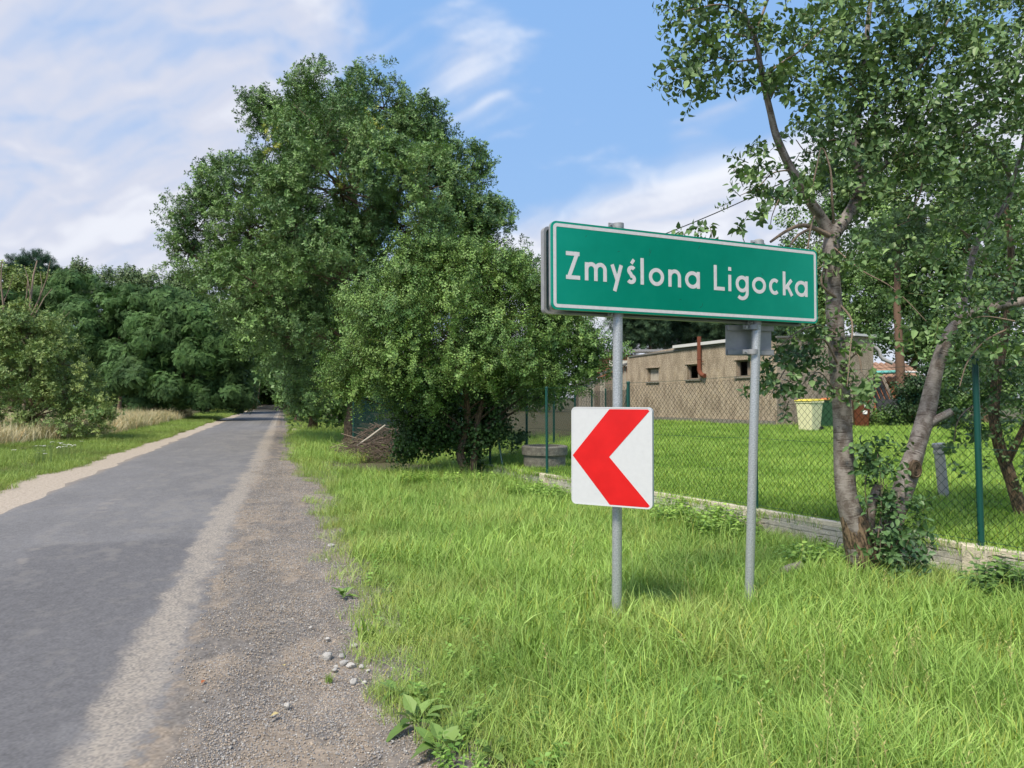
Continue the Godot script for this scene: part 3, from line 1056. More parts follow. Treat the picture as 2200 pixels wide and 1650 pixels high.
func fences() -> void:
	var f := thing("chain_link_fence", "green chain-link fence on a low concrete plinth beside the verge", "fence", fence_pt(0, 0, 0))
	var o := f.position
	var span := 2.453
	var link := link_mesh(span - 0.02, 1.46, 0.075, 0.0019)
	var strip_mesh: Array = []
	for k in 5:
		var mb0 := MB.new()
		mb0.box(Vector3.ZERO, Vector3(1, 1, 1), Basis(), 0.12)
		strip_mesh.append(mb0.done())
	for k in range(-2, 5):
		var s := k * span
		var foot := fence_pt(s, 0, fence_base(s) + 0.28) - o
		var mb := MB.new()
		var lean := Vector3(-0.035, 1.52, 0.0) if k == 0 else Vector3(rng.randf_range(-0.02, 0.01), 1.5, 0)
		mb.tube(PackedVector3Array([foot - Vector3(0, 0.1, 0), foot + lean]), PackedFloat32Array([0.0245, 0.0245]), 14)
		var post := obj("post", mb.done(), M.post_green, f)
		mb = MB.new()
		mb.lathe(foot + lean, [[0.026, -0.03], [0.0275, 0.0], [0.024, 0.008], [0.0, 0.012]], 14, axes(lean, 0))
		obj("post_cap", mb.done(), M.post_green, post)
		# the block that holds the plinth boards
		mb = MB.new()
		var bx := frame(Vector3(0.432, 0, 0.902))
		mb.box(foot + bx.z * 0.025 + Vector3(0, -0.17, 0), Vector3(0.2, 0.335, 0.16), bx, 0.008)
		obj("plinth_block", mb.done(), M.concrete_cap, f)
		if k == 4:
			break
		# one bay towards the far end: mesh, wires, plinth board
		var foot2 := fence_pt(s + span, 0, fence_base(s + span) + 0.28) - o
		var dir := foot2 - foot
		var bb := frame(dir)
		var ml := obj("wire_mesh", link, M.wire_green, f)
		ml.transform = Transform3D(bb, foot + Vector3(0, 0.025, 0) - bb.z * 0.03)
		for y in [0.04, 0.78, 1.485]:
			mb = MB.new()
			var pts := PackedVector3Array()
			var rr := PackedFloat32Array()
			for i in 9:
				pts.append(foot + dir * (i / 8.0) + Vector3(0, y - 0.012 * sin(PI * i / 8.0), 0) - bb.z * 0.032)
				rr.append(0.0021)
			mb.tube(pts, rr, 5, false)
			obj("tension_wire", mb.done(), M.wire_green, f)
		var pb := frame(-dir)
		mb = MB.new()
		mb.box(foot + dir * 0.5 + Vector3(0, -0.17, 0), Vector3(span - 0.195, 0.29, 0.045), pb)
		mb.box(foot + dir * 0.5 + Vector3(0, -0.03, 0) + pb.z * 0.004, Vector3(span - 0.195, 0.055, 0.072), pb, 0.006)
		var board := obj("plinth_board", mb.done(), M.concrete_cap, f)
		var y0 := -0.31
		while y0 < -0.07:
			var hh := rng.randf_range(0.035, 0.06)
			var x := -span / 2 + 0.1
			while x < span / 2 - 0.12:
				var w := minf(rng.randf_range(0.35, 0.95), span / 2 - 0.1 - x)
				var st := obj("stone_strip", strip_mesh[rng.randi() % 5], M.concrete, board)
				var proud := rng.randf_range(0.006, 0.015)
				st.transform = Transform3D(pb.rotated(pb.z, rng.randf_range(-0.012, 0.012)) * Basis.from_scale(Vector3(w - 0.003, hh - 0.0015, proud * 2)), foot + dir * 0.5 + pb.x * (x + w / 2) + Vector3(0, y0 + hh / 2, 0) + pb.z * 0.0225)
				x += w
			y0 += hh
	# brace of the corner post
	var mb2 := MB.new()
	var cs := fence_pt(span * 4, 0, fence_base(span * 4) + 0.28) - o
	mb2.tube(PackedVector3Array([cs + Vector3(0.02, 1.35, -0.02), fence_pt(span * 4 - 0.75, -0.05, fence_base(span * 4) + 0.24) - o]), PackedFloat32Array([0.019, 0.019]), 10)
	obj("brace", mb2.done(), M.post_green, f)

	# the boundary that runs back to the shed
	var g := thing("boundary_fence", "green wire fence along the far left side of the lawn, running back to the shed", "fence", Vector3(-0.45, 0, -14.8))
	var go := g.position
	var nbay := 7
	var ge := Vector3(5.2, 0, -32.2)
	for k in nbay + 1:
		var p := go.lerp(ge, float(k) / nbay)
		var y := lawn_y(p.x, -p.z) if k else 0.12
		var q := Vector3(p.x, y, p.z) - go
		if k:
			mb2 = MB.new()
			mb2.tube(PackedVector3Array([q - Vector3(0, 0.1, 0), q + Vector3(0, 1.5, 0)]), PackedFloat32Array([0.03, 0.03]), 8)
			obj("post", mb2.done(), M.post_green, g)
		if k == nbay:
			mb2 = MB.new()
			mb2.tube(PackedVector3Array([q + Vector3(0, 1.3, 0), q + Vector3(-0.35, 0, 1.0)]), PackedFloat32Array([0.022, 0.022]), 8)
			obj("brace", mb2.done(), M.post_green, g)
			break
		var p2 := go.lerp(ge, float(k + 1) / nbay)
		var q2 := Vector3(p2.x, lawn_y(p2.x, -p2.z), p2.z) - go
		var ml := obj("wire_mesh", link_mesh(q.distance_to(q2), 1.4, 0.09, 0.0022), M.wire_green, g)
		ml.transform = Transform3D(frame(q2 - q), q + Vector3(0, 0.03, 0))

	# netted fence by the drive
	var n := thing("netted_fence", "fence panel hung with turquoise shade netting behind the brush pile", "fence", P(800, 960, 21.5))
	n.position.y = 0.0
	var na := Vector3(-0.5, 0, 0.3)
	var ne := Vector3(2.6, 0, -1.2)
	for k in 3:
		var q := na.lerp(ne, k / 2.0)
		mb2 = MB.new()
		mb2.tube(PackedVector3Array([q, q + Vector3(0, 1.65, 0)]), PackedFloat32Array([0.035, 0.035]), 8)
		obj("post", mb2.done(), M.post_green, n)
	mb2 = MB.new()
	for k in 12:
		var q := na.lerp(ne, k / 12.0) + Vector3(0, 0.1, 0.045 + 0.02 * sin(k * 2.1))
		var q2 := na.lerp(ne, (k + 1) / 12.0) + Vector3(0, 0.1, 0.045 + 0.02 * sin((k + 1) * 2.1))
		mb2.quad(q, q2, q2 + Vector3(0, 1.45, 0), q + Vector3(0, 1.45, 0))
	obj("netting", mb2.done(), M.shade_net, n)
	var nm := obj("wire_mesh", link_mesh(na.distance_to(ne), 1.5, 0.09, 0.0022), M.wire_green, n)
	nm.transform = Transform3D(frame(ne - na), na + Vector3(0, 0.06, 0))


# ---------------------------------------------------------------- outbuildings
func wall(mb: MB, dark: MB, L: float, y0: float, tops: Array, holes: Array, deep: float) -> void:   # in x, y; outside towards +z; tops: [x, y] pairs
	var top := func(x):
		for i in tops.size() - 1:
			if x <= tops[i + 1][0] + 1e-5:
				return lerpf(tops[i][1], tops[i + 1][1], (x - tops[i][0]) / (tops[i + 1][0] - tops[i][0]))
		return tops[tops.size() - 1][1]
	var xs := [0.0, L]
	var ys := [y0]
	for t in tops: if t[0] > 0.01 and t[0] < L - 0.01: xs.append(t[0])
	for h in holes:
		xs.append_array([h[0], h[2]])
		ys.append_array([h[1], h[3]])
	xs.sort(); ys.sort()
	for i in xs.size() - 1:
		if xs[i + 1] - xs[i] < 1e-4: continue
		for j in ys.size():
			var last: bool = j == ys.size() - 1
			var cx: float = (xs[i] + xs[i + 1]) / 2
			if not last:
				if ys[j + 1] - ys[j] < 1e-4: continue
				var cy: float = (ys[j] + ys[j + 1]) / 2
				var open := false
				for h in holes:
					if cx > h[0] and cx < h[2] and cy > h[1] and cy < h[3]: open = true
				if open: continue
			var a: float = top.call(xs[i]) if last else ys[j + 1]
			var b: float = top.call(xs[i + 1]) if last else ys[j + 1]
			mb.quad(Vector3(xs[i], ys[j], 0), Vector3(xs[i + 1], ys[j], 0), Vector3(xs[i + 1], b, 0), Vector3(xs[i], a, 0))
			mb.quad(Vector3(xs[i + 1], ys[j], -deep), Vector3(xs[i], ys[j], -deep), Vector3(xs[i], a, -deep), Vector3(xs[i + 1], b, -deep))
	for h in holes:
		var c := [Vector3(h[0], h[1], 0), Vector3(h[2], h[1], 0), Vector3(h[2], h[3], 0), Vector3(h[0], h[3], 0)]
		for i in 4:
			var p: Vector3 = c[i]
			var q: Vector3 = c[(i + 1) % 4]
			mb.quad(p, p - Vector3(0, 0, deep), q - Vector3(0, 0, deep), q)
	for i in tops.size() - 1:
		var p := Vector3(tops[i][0], tops[i][1], 0)
		var q := Vector3(tops[i + 1][0], tops[i + 1][1], 0)
		mb.quad(p, q, q - Vector3(0, 0, deep), p - Vector3(0, 0, deep))

func buildings() -> void:
	var c := Vector3(9.46, 0.0, -25.4)                            # near corner
	var lx := Vector3(0.503, 0, 0.864)                            # along the long wall, left end to corner
	var rx := Vector3(0.864, 0, -0.503)                           # along the short wall, away from the corner
	var L := 8.1
	var t := thing("outbuilding", "low roughcast outbuilding with three small windows and a rusty stovepipe", "building", c)
	var lb := frame(lx)
	var lo := -lx * L
	var mb := MB.new()
	wall(mb, null, L, 0.2, [[0.0, 3.36], [L * 0.36, 3.6], [L, 3.66]], [[L * 0.145, 2.19, L * 0.236, 2.8], [L * 0.446, 2.24, L * 0.5424, 2.86], [L * 0.7685, 2.28, L * 0.853, 2.92]], 0.28)
	var w1 := obj("long_wall", mb.done(), M.plaster, t)
	w1.transform = Transform3D(lb, lo)
	mb = MB.new()
	mb.box(Vector3(L / 2 - 0.02, 0.42, 0.02), Vector3(L - 0.06, 0.5, 0.06))
	obj("plinth", mb.done(), M.old_concrete, w1)
	mb = MB.new()
	var RL := 5.7
	wall(mb, null, RL, 0.2, [[0.0, 3.66], [RL, 3.95]], [], 0.28)
	var w2 := obj("end_wall", mb.done(), M.plaster, t)
	var rb := frame(rx)
	w2.transform = Transform3D(rb, Vector3.ZERO)
	mb = MB.new()                                                 # the two walls that are out of sight, and the roof
	mb.box(lo + rx * RL * 0.5 + Vector3(0, 1.8, 0) - lx * 0.1, Vector3(RL, 3.1, 0.2), rb)
	mb.box(rx * (RL - 0.1) - lx * L * 0.5 + Vector3(0, 1.9, 0), Vector3(L, 3.4, 0.2), lb)
	obj("rear_wall", mb.done(), M.plaster, t)
	mb = MB.new()
	var q := [lo + Vector3(0, 3.4, 0), Vector3(0, 3.70, 0), rx * RL + Vector3(0, 3.99, 0), lo + rx * RL + Vector3(0, 3.7, 0)]
	var ctr: Vector3 = (q[0] + q[1] + q[2] + q[3]) / 4
	for i in 4: q[i] = q[i] + (q[i] - ctr) * Vector3(0.015, 0, 0.015)
	mb.quad(q[0], q[1], q[2], q[3])
	var dn := Vector3(0, 0.06, 0)
	mb.quad(q[3] - dn, q[2] - dn, q[1] - dn, q[0] - dn)
	for i in 4:
		mb.quad(q[i] - dn, q[(i + 1) % 4] - dn, q[(i + 1) % 4], q[i])
	obj("roof", mb.done(), M.roof_grey, t)
	mb = MB.new()
	var e0 := lo + lx * L * 0.36 + Vector3(0, 3.63, 0) + lb.z * 0.06
	var e1 := Vector3(0, 3.7, 0) + lb.z * 0.06 - lx * 1.6
	mb.box((e0 + e1) / 2, Vector3(e0.distance_to(e1), 0.12, 0.14), frame(e1 - e0))
	var e2 := rx * (RL - 1.3) + Vector3(0, 3.95, 0) + rb.z * 0.05
	mb.box(e2 + rx * 0.65, Vector3(1.35, 0.09, 0.14), rb)
	obj("eaves_flashing", mb.done(), M.tin_white, t)
	# windows
	var holes := [[0.145, 2.19, 0.236, 2.8], [0.446, 2.24, 0.5424, 2.86], [0.7685, 2.28, 0.853, 2.92]]
	for k in 3:
		var h: Array = holes[k]
		var x0: float = h[0] * L
		var x1: float = h[2] * L
		mb = MB.new()
		for s in [[x0 + 0.03, h[1], x0 + 0.03, h[3]], [x1 - 0.03, h[1], x1 - 0.03, h[3]]]:
			mb.box(Vector3(s[0], (s[1] + s[3]) / 2, -0.16), Vector3(0.055, h[3] - h[1] - 0.004, 0.06))
		for y in [h[1] + 0.03, h[3] - 0.03]:
			mb.box(Vector3((x0 + x1) / 2, y, -0.161), Vector3(x1 - x0 - 0.12, 0.055, 0.055))
		var wn := obj("window", mb.done(), M.old_wood, w1)
		mb = MB.new()
		if k == 0:
			for i in 4:
				mb.box(Vector3(lerpf(x0 + 0.06, x1 - 0.06, (i + 0.5) / 4), (h[1] + h[3]) / 2, -0.15 - 0.008 * (i % 2)), Vector3((x1 - x0 - 0.12) / 4 - 0.008, h[3] - h[1] - 0.12, 0.02))
			obj("shutter", mb.done(), M.pale_board, wn).set_meta("label", "window boarded up with pale grey planks")
		else:
			mb.box(Vector3(lerpf(x0, x1, 0.78), (h[1] + h[3]) / 2, -0.2), Vector3((x1 - x0) * 0.42, h[3] - h[1] - 0.1, 0.02))
			obj("inner_board", mb.done(), M.old_wood, wn)
		mb = MB.new()
		mb.box(Vector3((x0 + x1) / 2, h[1] - 0.025, 0.02), Vector3(x1 - x0 + 0.1, 0.05, 0.09))
		obj("sill", mb.done(), M.old_concrete, wn)
		mb = MB.new()
		mb.box(Vector3((x0 + x1) / 2, h[3] + 0.02, 0.012), Vector3(x1 - x0 + 0.16, 0.04, 0.05))
		obj("lintel", mb.done(), M.plaster, wn)
	# stovepipe
	mb = MB.new()
	var pz := 0.12
	var pxx := L * 0.548
	mb.tube(PackedVector3Array([Vector3(pxx, 3.95, pz), Vector3(pxx, 3.0, pz), Vector3(pxx, 2.62, pz), Vector3(pxx + 0.04, 2.5, pz), Vector3(pxx + 0.14, 2.4, pz), Vector3(pxx + 0.3, 2.37, pz)]), PackedFloat32Array([0.085, 0.085, 0.09, 0.09, 0.09, 0.09]), 12)
	mb.lathe(Vector3(pxx, 3.05, pz), [[0.085, -0.02], [0.1, 0], [0.085, 0.02]], 12)
	mb.box(Vector3(pxx + 0.14, 2.95, pz - 0.05), Vector3(0.12, 0.02, 0.02))
	obj("stovepipe", mb.done(), M.rust, w1)

	# the board shed leaning on it
	var s := thing("board_shed", "pale lean-to shed of upright boards at the left end of the outbuilding", "shed", Vector3(3.15, 0.3, -33.0))
	var nb := 19
	for i in nb:
		var x := 2.35 * i / nb
		var hgt := lerpf(1.75, 2.72, float(i) / nb)
		mb = MB.new()
		mb.box(Vector3(x, hgt / 2, rng.randf_range(-0.012, 0.012)), Vector3(2.35 / nb - 0.012, hgt + rng.randf_range(-0.03, 0.02), 0.03))
		obj("board", mb.done(), M.pale_board if rng.randf() < 0.75 else M.old_wood, s)
	mb = MB.new()
	var rdirv := Vector3(2.5, 1.0, 0)
	mb.box(Vector3(1.12, 2.3, -1.0), Vector3(2.85, 0.06, 2.3), frame(rdirv))
	for i in 17:
		mb.tube(PackedVector3Array([Vector3(-0.2 + i * 0.16, 1.82 + i * 0.064, 0.22), Vector3(-0.2 + i * 0.16, 1.82 + i * 0.064, -2.1)]), PackedFloat32Array([0.045, 0.045]), 6)
	obj("roof", mb.done(), M.roof_grey, s)
	mb = MB.new()
	mb.box(Vector3(0.0, 0.9, -1.1), Vector3(0.08, 1.8, 2.1))
	mb.box(Vector3(1.15, 1.0, -2.1), Vector3(2.3, 2.0, 0.06))
	obj("rear_wall", mb.done(), M.old_wood, s)

	# brick house top behind
	var bk := thing("brick_building", "orange brick building with a corrugated roof, only its top showing behind the outbuilding", "building", Vector3(10.2, 0, -41.5))
	mb = MB.new()
	mb.box(Vector3(0, 2.0, -3), Vector3(9.0, 4.0, 6.0))
	obj("wall", mb.done(), M.brick, bk)
	mb = MB.new()
	mb.box(Vector3(0, 3.5, 0.02), Vector3(9.06, 0.34, 0.1))
	obj("ring_beam", mb.done(), M.concrete, bk)
	mb = MB.new()
	for row in 4:
		for i in 34:
			if row % 2 and i == 33: continue
			mb.box(Vector3(-4.4 + 0.26 * i + (0.13 if row % 2 else 0.0), 3.72 + 0.075 * row, 0.012), Vector3(0.245, 0.065, 0.05))
	tag(obj("brickwork", mb.done(), M.brick, bk), "", "", "", "stuff")
	mb = MB.new()
	for i in 60:
		mb.tube(PackedVector3Array([Vector3(-4.8 + i * 0.16, 4.14 + 0.002 * (i % 2), 0.35), Vector3(-4.8 + i * 0.16, 4.7, -6.2)]), PackedFloat32Array([0.055, 0.055]), 6)
	mb.box(Vector3(0, 4.38, -2.95), Vector3(9.6, 0.03, 6.5), Basis(Vector3.RIGHT, 0.085))
	obj("roof", mb.done(), M.roof_grey, bk)

	# clutter to the right of the outbuilding
	var tl := thing("tiled_lean_to", "low lean-to with worn clay roof tiles and a turquoise gutter, right of the outbuilding", "shed", P(1925, 905, 31.0))
	tl.position.y = 0.45
	for row in 6:
		for i in 9:
			mb = MB.new()
			var pts := PackedVector3Array()
			var rr := PackedFloat32Array()
			for k in 2:
				pts.append(Vector3(-1.0 + i * 0.25, 1.82 + row * 0.12 + k * 0.15 + rng.randf_range(-0.015, 0.015), 0.5 - row * 0.28 - k * 0.34))
				rr.append(0.125 - 0.02 * k)
			mb.tube(pts, rr, 8, true)
			obj("tile", mb.done(), M.clay_tile, tl)
	mb = MB.new()
	mb.box(Vector3(0, 0.9, -0.7), Vector3(2.3, 1.75, 1.9))
	obj("wall", mb.done(), M.brick, tl)
	mb = MB.new()
	mb.tube(PackedVector3Array([Vector3(-1.25, 2.12, 0.62), Vector3(-0.3, 2.15, 0.62)]), PackedFloat32Array([0.08, 0.08]), 8)
	obj("gutter", mb.done(), M.turquoise, tl)
	mb = MB.new()
	mb.tube(PackedVector3Array([Vector3(-0.28, 2.15, 0.62), Vector3(0.75, 2.14, 0.62)]), PackedFloat32Array([0.05, 0.05]), 8)
	mb.box(Vector3(-0.2, 2.05, 0.62), Vector3(0.1, 0.18, 0.1))
	mb.box(Vector3(0.7, 2.03, 0.62), Vector3(0.1, 0.22, 0.1))
	obj("pipe", mb.done(), M.tin_white, tl)
	var dp := thing("downpipe", "grey plastic downpipe elbow jutting out at the outbuilding's right corner", "pipe", P(1890, 760, 28.6))
	mb = MB.new()
	mb.tube(PackedVector3Array([Vector3(-0.25, 0.45, -0.2), Vector3(-0.02, 0.12, 0), Vector3(0.02, -0.08, 0), Vector3(0.12, -0.22, 0.03), Vector3(0.45, -0.38, 0.12)]), PackedFloat32Array([0.075, 0.075, 0.078, 0.078, 0.075]), 10, false)
	obj("tube", mb.done(), M.pvc_grey, dp)
	mb = MB.new()
	mb.tube(PackedVector3Array([Vector3(0.08, -0.19, 0.02), Vector3(0.16, -0.24, 0.04)]), PackedFloat32Array([0.09, 0.09]), 10, false)
	obj("socket", mb.done(), M.pvc_grey, dp)
	var dk := thing("leaning_planks", "dark weathered planks leaning on the lean-to behind the brown bin", "planks", P(1915, 905, 29.0))
	dk.position.y = 0.45
	for k in 4:
		mb = MB.new()
		mb.box(Vector3(-0.35 + k * 0.2, 0.95, -0.35), Vector3(0.13, 2.1, 0.05), Basis(Vector3(0, 0, 1), 0.25) * Basis(Vector3.RIGHT, -0.3))
		obj("plank", mb.done(), M.tarp_dark if k < 3 else M.old_wood, dk)
	mb = MB.new()
	mb.box(Vector3(-0.05, 0.5, 0.05), Vector3(1.1, 1.0, 0.06), Basis(Vector3.RIGHT, -0.3))
	obj("panel", mb.done(), M.tarp_dark, dk)
	var tp := thing("green_tarpaulin", "crumpled green tarpaulin heaped beside the leaning dark planks", "tarpaulin", P(1958, 880, 29.0))
	mb = MB.new()
	blob(mb, Vector3(0, 0.35, 0), Vector3(0.55, 0.45, 0.4), 0.35, 14)
	obj("sheet", mb.done(), M.tarp_green, tp)

	# overhead cable
	var cab := thing("overhead_cable", "black overhead cable running up from behind the green board into the plum tree", "cable", P(1380, 512, 15.0))
	mb = MB.new()
	var cp := PackedVector3Array()
	var cr := PackedFloat32Array()
	var ends := [P(1150, 590, 24.0), P(2300, 60, 12.0)]
	for i in 25:
		var f := i / 24.0
		cp.append((ends[0] as Vector3).lerp(ends[1], f) - Vector3(0, 0.55 * 4 * f * (1 - f), 0) - cab.position)
		cr.append(0.014)
	cp.append(cp[24] + (cp[24] - cp[23]).normalized() * 14.0)
	cr.append(0.014)
	mb.tube(cp, cr, 6)
	obj("wire", mb.done(), M.cable, cab)


func blob(mb: MB, o: Vector3, r: Vector3, rough: float, seg := 12) -> void:   # a lumpy closed body
	var at := mb.v.size()
	for i in seg + 1:
		var th := PI * i / seg
		for k in seg * 2 + 1:
			var ph := TAU * (k % (seg * 2)) / (seg * 2)
			var d := Vector3(sin(th) * cos(ph), cos(th), sin(th) * sin(ph))
			var q := 1.0 + rough * wob.get_noise_3d(d.x * 55.0 + o.x * 40, d.y * 55.0, d.z * 55.0 + o.z * 40)
			mb.vert(o + d * r * q, d)
	var w := seg * 2 + 1
	var from := mb.ix.size()
	for i in seg:
		for k in seg * 2:
			var a := at + i * w + k
			for e in [0, w, 1, 1, w, w + 1]:
				mb.ix.append(a + e)
	var acc := {}
	for t in range(from, mb.ix.size(), 3):
		var p := mb.v[mb.ix[t]]
		var nn := (mb.v[mb.ix[t + 2]] - p).cross(mb.v[mb.ix[t + 1]] - p)
		for k in 3:
			var key := mb.v[mb.ix[t + k]].snapped(Vector3.ONE * 1e-5)
			acc[key] = acc.get(key, Vector3.ZERO) + nn
	for i in range(at, mb.v.size()):
		var s: Vector3 = acc.get(mb.v[i].snapped(Vector3.ONE * 1e-5), Vector3.UP)
		if s.dot(mb.v[i] - o) < 0: s = -s
		mb.n[i] = s.normalized()


# ---------------------------------------------------------------- small things in the garden and on the verge
func bin(called: String, label: String, at: Vector3, turn: float, body: Material, lid: Material, sc := 1.0) -> Node3D:
	var t := thing(called, label, "wheelie bin", at, Basis(UP, turn).scaled(Vector3.ONE * sc), "wheelie bins by the outbuilding")
	var mb := MB.new()
	var b0 := rounded(0.46, 0.5, 0.05, 3)
	var b1 := rounded(0.57, 0.66, 0.05, 3)
	for i in b0.size():
		var j := (i + 1) % b0.size()
		mb.quad(Vector3(b0[i].x, 0.06, -b0[i].y), Vector3(b0[j].x, 0.06, -b0[j].y), Vector3(b1[j].x, 0.98, -b1[j].y), Vector3(b1[i].x, 0.98, -b1[i].y))
	var i0 := b0.size()
	for i in range(1, i0 - 1):
		mb.tri(Vector3(b0[0].x, 0.06, -b0[0].y), Vector3(b0[i + 1].x, 0.06, -b0[i + 1].y), Vector3(b0[i].x, 0.06, -b0[i].y))
	mb.box(Vector3(0, 0.955, 0), Vector3(0.6, 0.05, 0.7), Basis(), 0.01)
	obj("body", mb.done(), body, t)
	mb = MB.new()
	mb.box(Vector3(0, 1.01, 0.01), Vector3(0.6, 0.045, 0.72), Basis(Vector3.RIGHT, 0.03), 0.015)
	mb.box(Vector3(0, 1.04, 0.02), Vector3(0.44, 0.03, 0.5), Basis(Vector3.RIGHT, 0.03), 0.01)
	obj("lid", mb.done(), lid, t)
	mb = MB.new()
	mb.tube(PackedVector3Array([Vector3(-0.24, 0.99, -0.42), Vector3(0.24, 0.99, -0.42)]), PackedFloat32Array([0.016, 0.016]), 8)
	for x in [-0.2, 0.2]: mb.box(Vector3(x, 0.985, -0.38), Vector3(0.03, 0.03, 0.1))
	obj("handle", mb.done(), body, t)
	for x in [-0.26, 0.26]:
		mb = MB.new()
		mb.tube(PackedVector3Array([Vector3(x - 0.025, 0.1, -0.24), Vector3(x + 0.025, 0.1, -0.24)]), PackedFloat32Array([0.1, 0.1]), 14)
		obj("wheel", mb.done(), M.dark, t)
	return t

func garden_things() -> void:
	var f := func(px, d):
		var p := P(px, 900, d)
		p.y = lawn_y(p.x, d) - 0.01
		return p
	bin("wheelie_bin", "pale yellow wheelie bin with a yellow lid standing by the outbuilding", f.call(1739, 22.4), -0.95, M.bin_yellow, M.lid_yellow)
	bin("wheelie_bin", "dark green wheelie bin with an orange lid, half hidden by the plum trunk", f.call(1782, 24.2), -0.6, M.bin_green, M.lid_orange)
	var br := bin("wheelie_bin", "brown wheelie bin with white stickers at the right corner of the outbuilding", f.call(1850, 24.6), -0.35, M.bin_brown, M.bin_brown, 0.94)
	var mb := MB.new()
	mb.box(Vector3(0.1, 0.62, 0.305), Vector3(0.15, 0.17, 0.004), Basis(Vector3.RIGHT, -0.085))
	obj("sticker", mb.done(), M.paper, br)
	mb = MB.new()
	mb.box(Vector3(0.1, 0.62, 0.309), Vector3(0.17, 0.022, 0.003), Basis(Vector3.RIGHT, -0.085) * Basis(Vector3(0, 0, 1), 0.7))
	obj("print", mb.done(), M.ink, br)
	mb = MB.new()
	mb.lathe(Vector3(0.12, 0.82, 0.324), [[0.055, -0.002], [0.055, 0.002], [0.0, 0.002]], 14, Basis(Vector3.RIGHT, PI / 2 - 0.085))
	obj("sticker", mb.done(), M.paper, br)
	# vent pipe
	var vp := P(2030, 1074, 8.6)
	vp.y = lawn_y(vp.x, 8.6)
	var t := thing("vent_pipe", "short grey vent pipe with a collar cap standing in the lawn", "pipe", vp)
	mb = MB.new()
	var ax := Vector3(-0.07, 0.68, 0.0)
	mb.tube(PackedVector3Array([Vector3(0, -0.1, 0), ax * 0.93]), PackedFloat32Array([0.058, 0.058]), 20)
	obj("tube", mb.done(), M.pvc_grey, t)
	mb = MB.new()
	mb.lathe(ax, [[0.06, -0.12], [0.068, -0.115], [0.068, -0.085], [0.061, -0.08], [0.061, -0.05], [0.072, -0.045], [0.072, 0.0], [0.06, 0.006], [0.0, 0.008]], 20, axes(ax, 0))
	obj("cap", mb.done(), M.pvc_grey, t)
	# well ring
	var wp := P(1170, 1010, 13.6)
	wp.y = lawn_y(wp.x, 13.6) - 0.12
	t = thing("well_ring", "weathered concrete well ring behind the fence, left of the chevron board", "well", wp)
	mb = MB.new()
	mb.lathe(Vector3.ZERO, [[0.40, -0.1], [0.40, 0.44]], 28)
	obj("shaft", mb.done(), M.old_concrete, t)
	mb = MB.new()
	mb.lathe(Vector3.ZERO, [[0.40, 0.40], [0.435, 0.41], [0.44, 0.555], [0.42, 0.575], [0.3, 0.575], [0.295, 0.5], [0.0, 0.5]], 28)
	obj("cover", mb.done(), M.old_concrete, t)
	# a felled log and a flat stone in the grass
	t = thing("cut_log", "short cut log lying in the grass by the leaning sign post", "log", G(1650, 1243, 0.06))
	mb = MB.new()
	var le := P(1722, 1214, 5.75) - t.position
	mb.tube(PackedVector3Array([Vector3.ZERO, le * 0.3, le * 0.65 + Vector3(0, 0.01, 0), le]), PackedFloat32Array([0.036, 0.035, 0.036, 0.033]), 10, true, 0.1, wob)
	obj("wood", mb.done(), M.plum_bark, t)
	t = thing("stone_slab", "flat mossy stone slab sunk in the grass beside the cut log", "stone", G(1710, 1252, 0.03))
	mb = MB.new()
	blob(mb, Vector3.ZERO, Vector3(0.22, 0.045, 0.09), 0.5, 9)
	obj("stone", mb.done(), M.old_concrete, t)
	t = thing("flat_stone", "small flat grey stone under the lower end of the cut log", "stone", G(1660, 1248, 0.04))
	mb = MB.new()
	blob(mb, Vector3.ZERO, Vector3(0.1, 0.04, 0.07), 0.5, 8)
	obj("stone", mb.done(), M.old_concrete, t)
	# broken stones at the edge of the gravel
	var spots := [[703, 1411, 24, "largest pale stone of the heap by the gravel edge"], [735, 1408, 17, "flat pale stone behind the largest one of the heap"], [737, 1424, 20, "blocky pale stone in the middle of the roadside heap"], [755, 1430, 22, "wide pale stone at the front of the roadside heap"],
		[778, 1432, 15, "small pale stone at the grass side of the roadside heap"], [718, 1439, 14, "small pale stone lying in front of the heap"], [760, 1464, 17, "half buried pale stone nearest the plantain leaves"], [782, 1465, 12, "small half buried stone beside the plantain leaves"], [704, 1372, 12, "single small stone on the gravel above the heap"],
		[712, 1172, 14, "pale stone alone at the grass edge far up the gravel"], [702, 1203, 10, "small stone on the gravel below the lone pale stone"], [616, 1516, 16, "low grey stone in the middle of the gravel shoulder"], [667, 1348, 9, "white chip of stone on the gravel left of the heap"], [762, 1386, 15, "pale stone tucked against the grass tuft above the heap"],
		[722, 1432, 10, "smallest pale stone between the blocky one and the large one"], [792, 1440, 11, "grey chip under the grass at the right of the heap"]]
	for s in spots:
		var at := G(s[0], s[1], 0.02)
		var r: float = s[2] * -at.z / F * 0.62
		t = thing("stone", s[3], "stone", at - Vector3(0, r * 0.05, 0), Basis(UP, rng.randf() * TAU), "pale stones on the gravel edge")
		mb = MB.new()
		rock(mb, Vector3(r, r * rng.randf_range(0.5, 0.7), r * rng.randf_range(0.6, 0.85)), 9)
		obj("stone", mb.done(), M.stone, t)

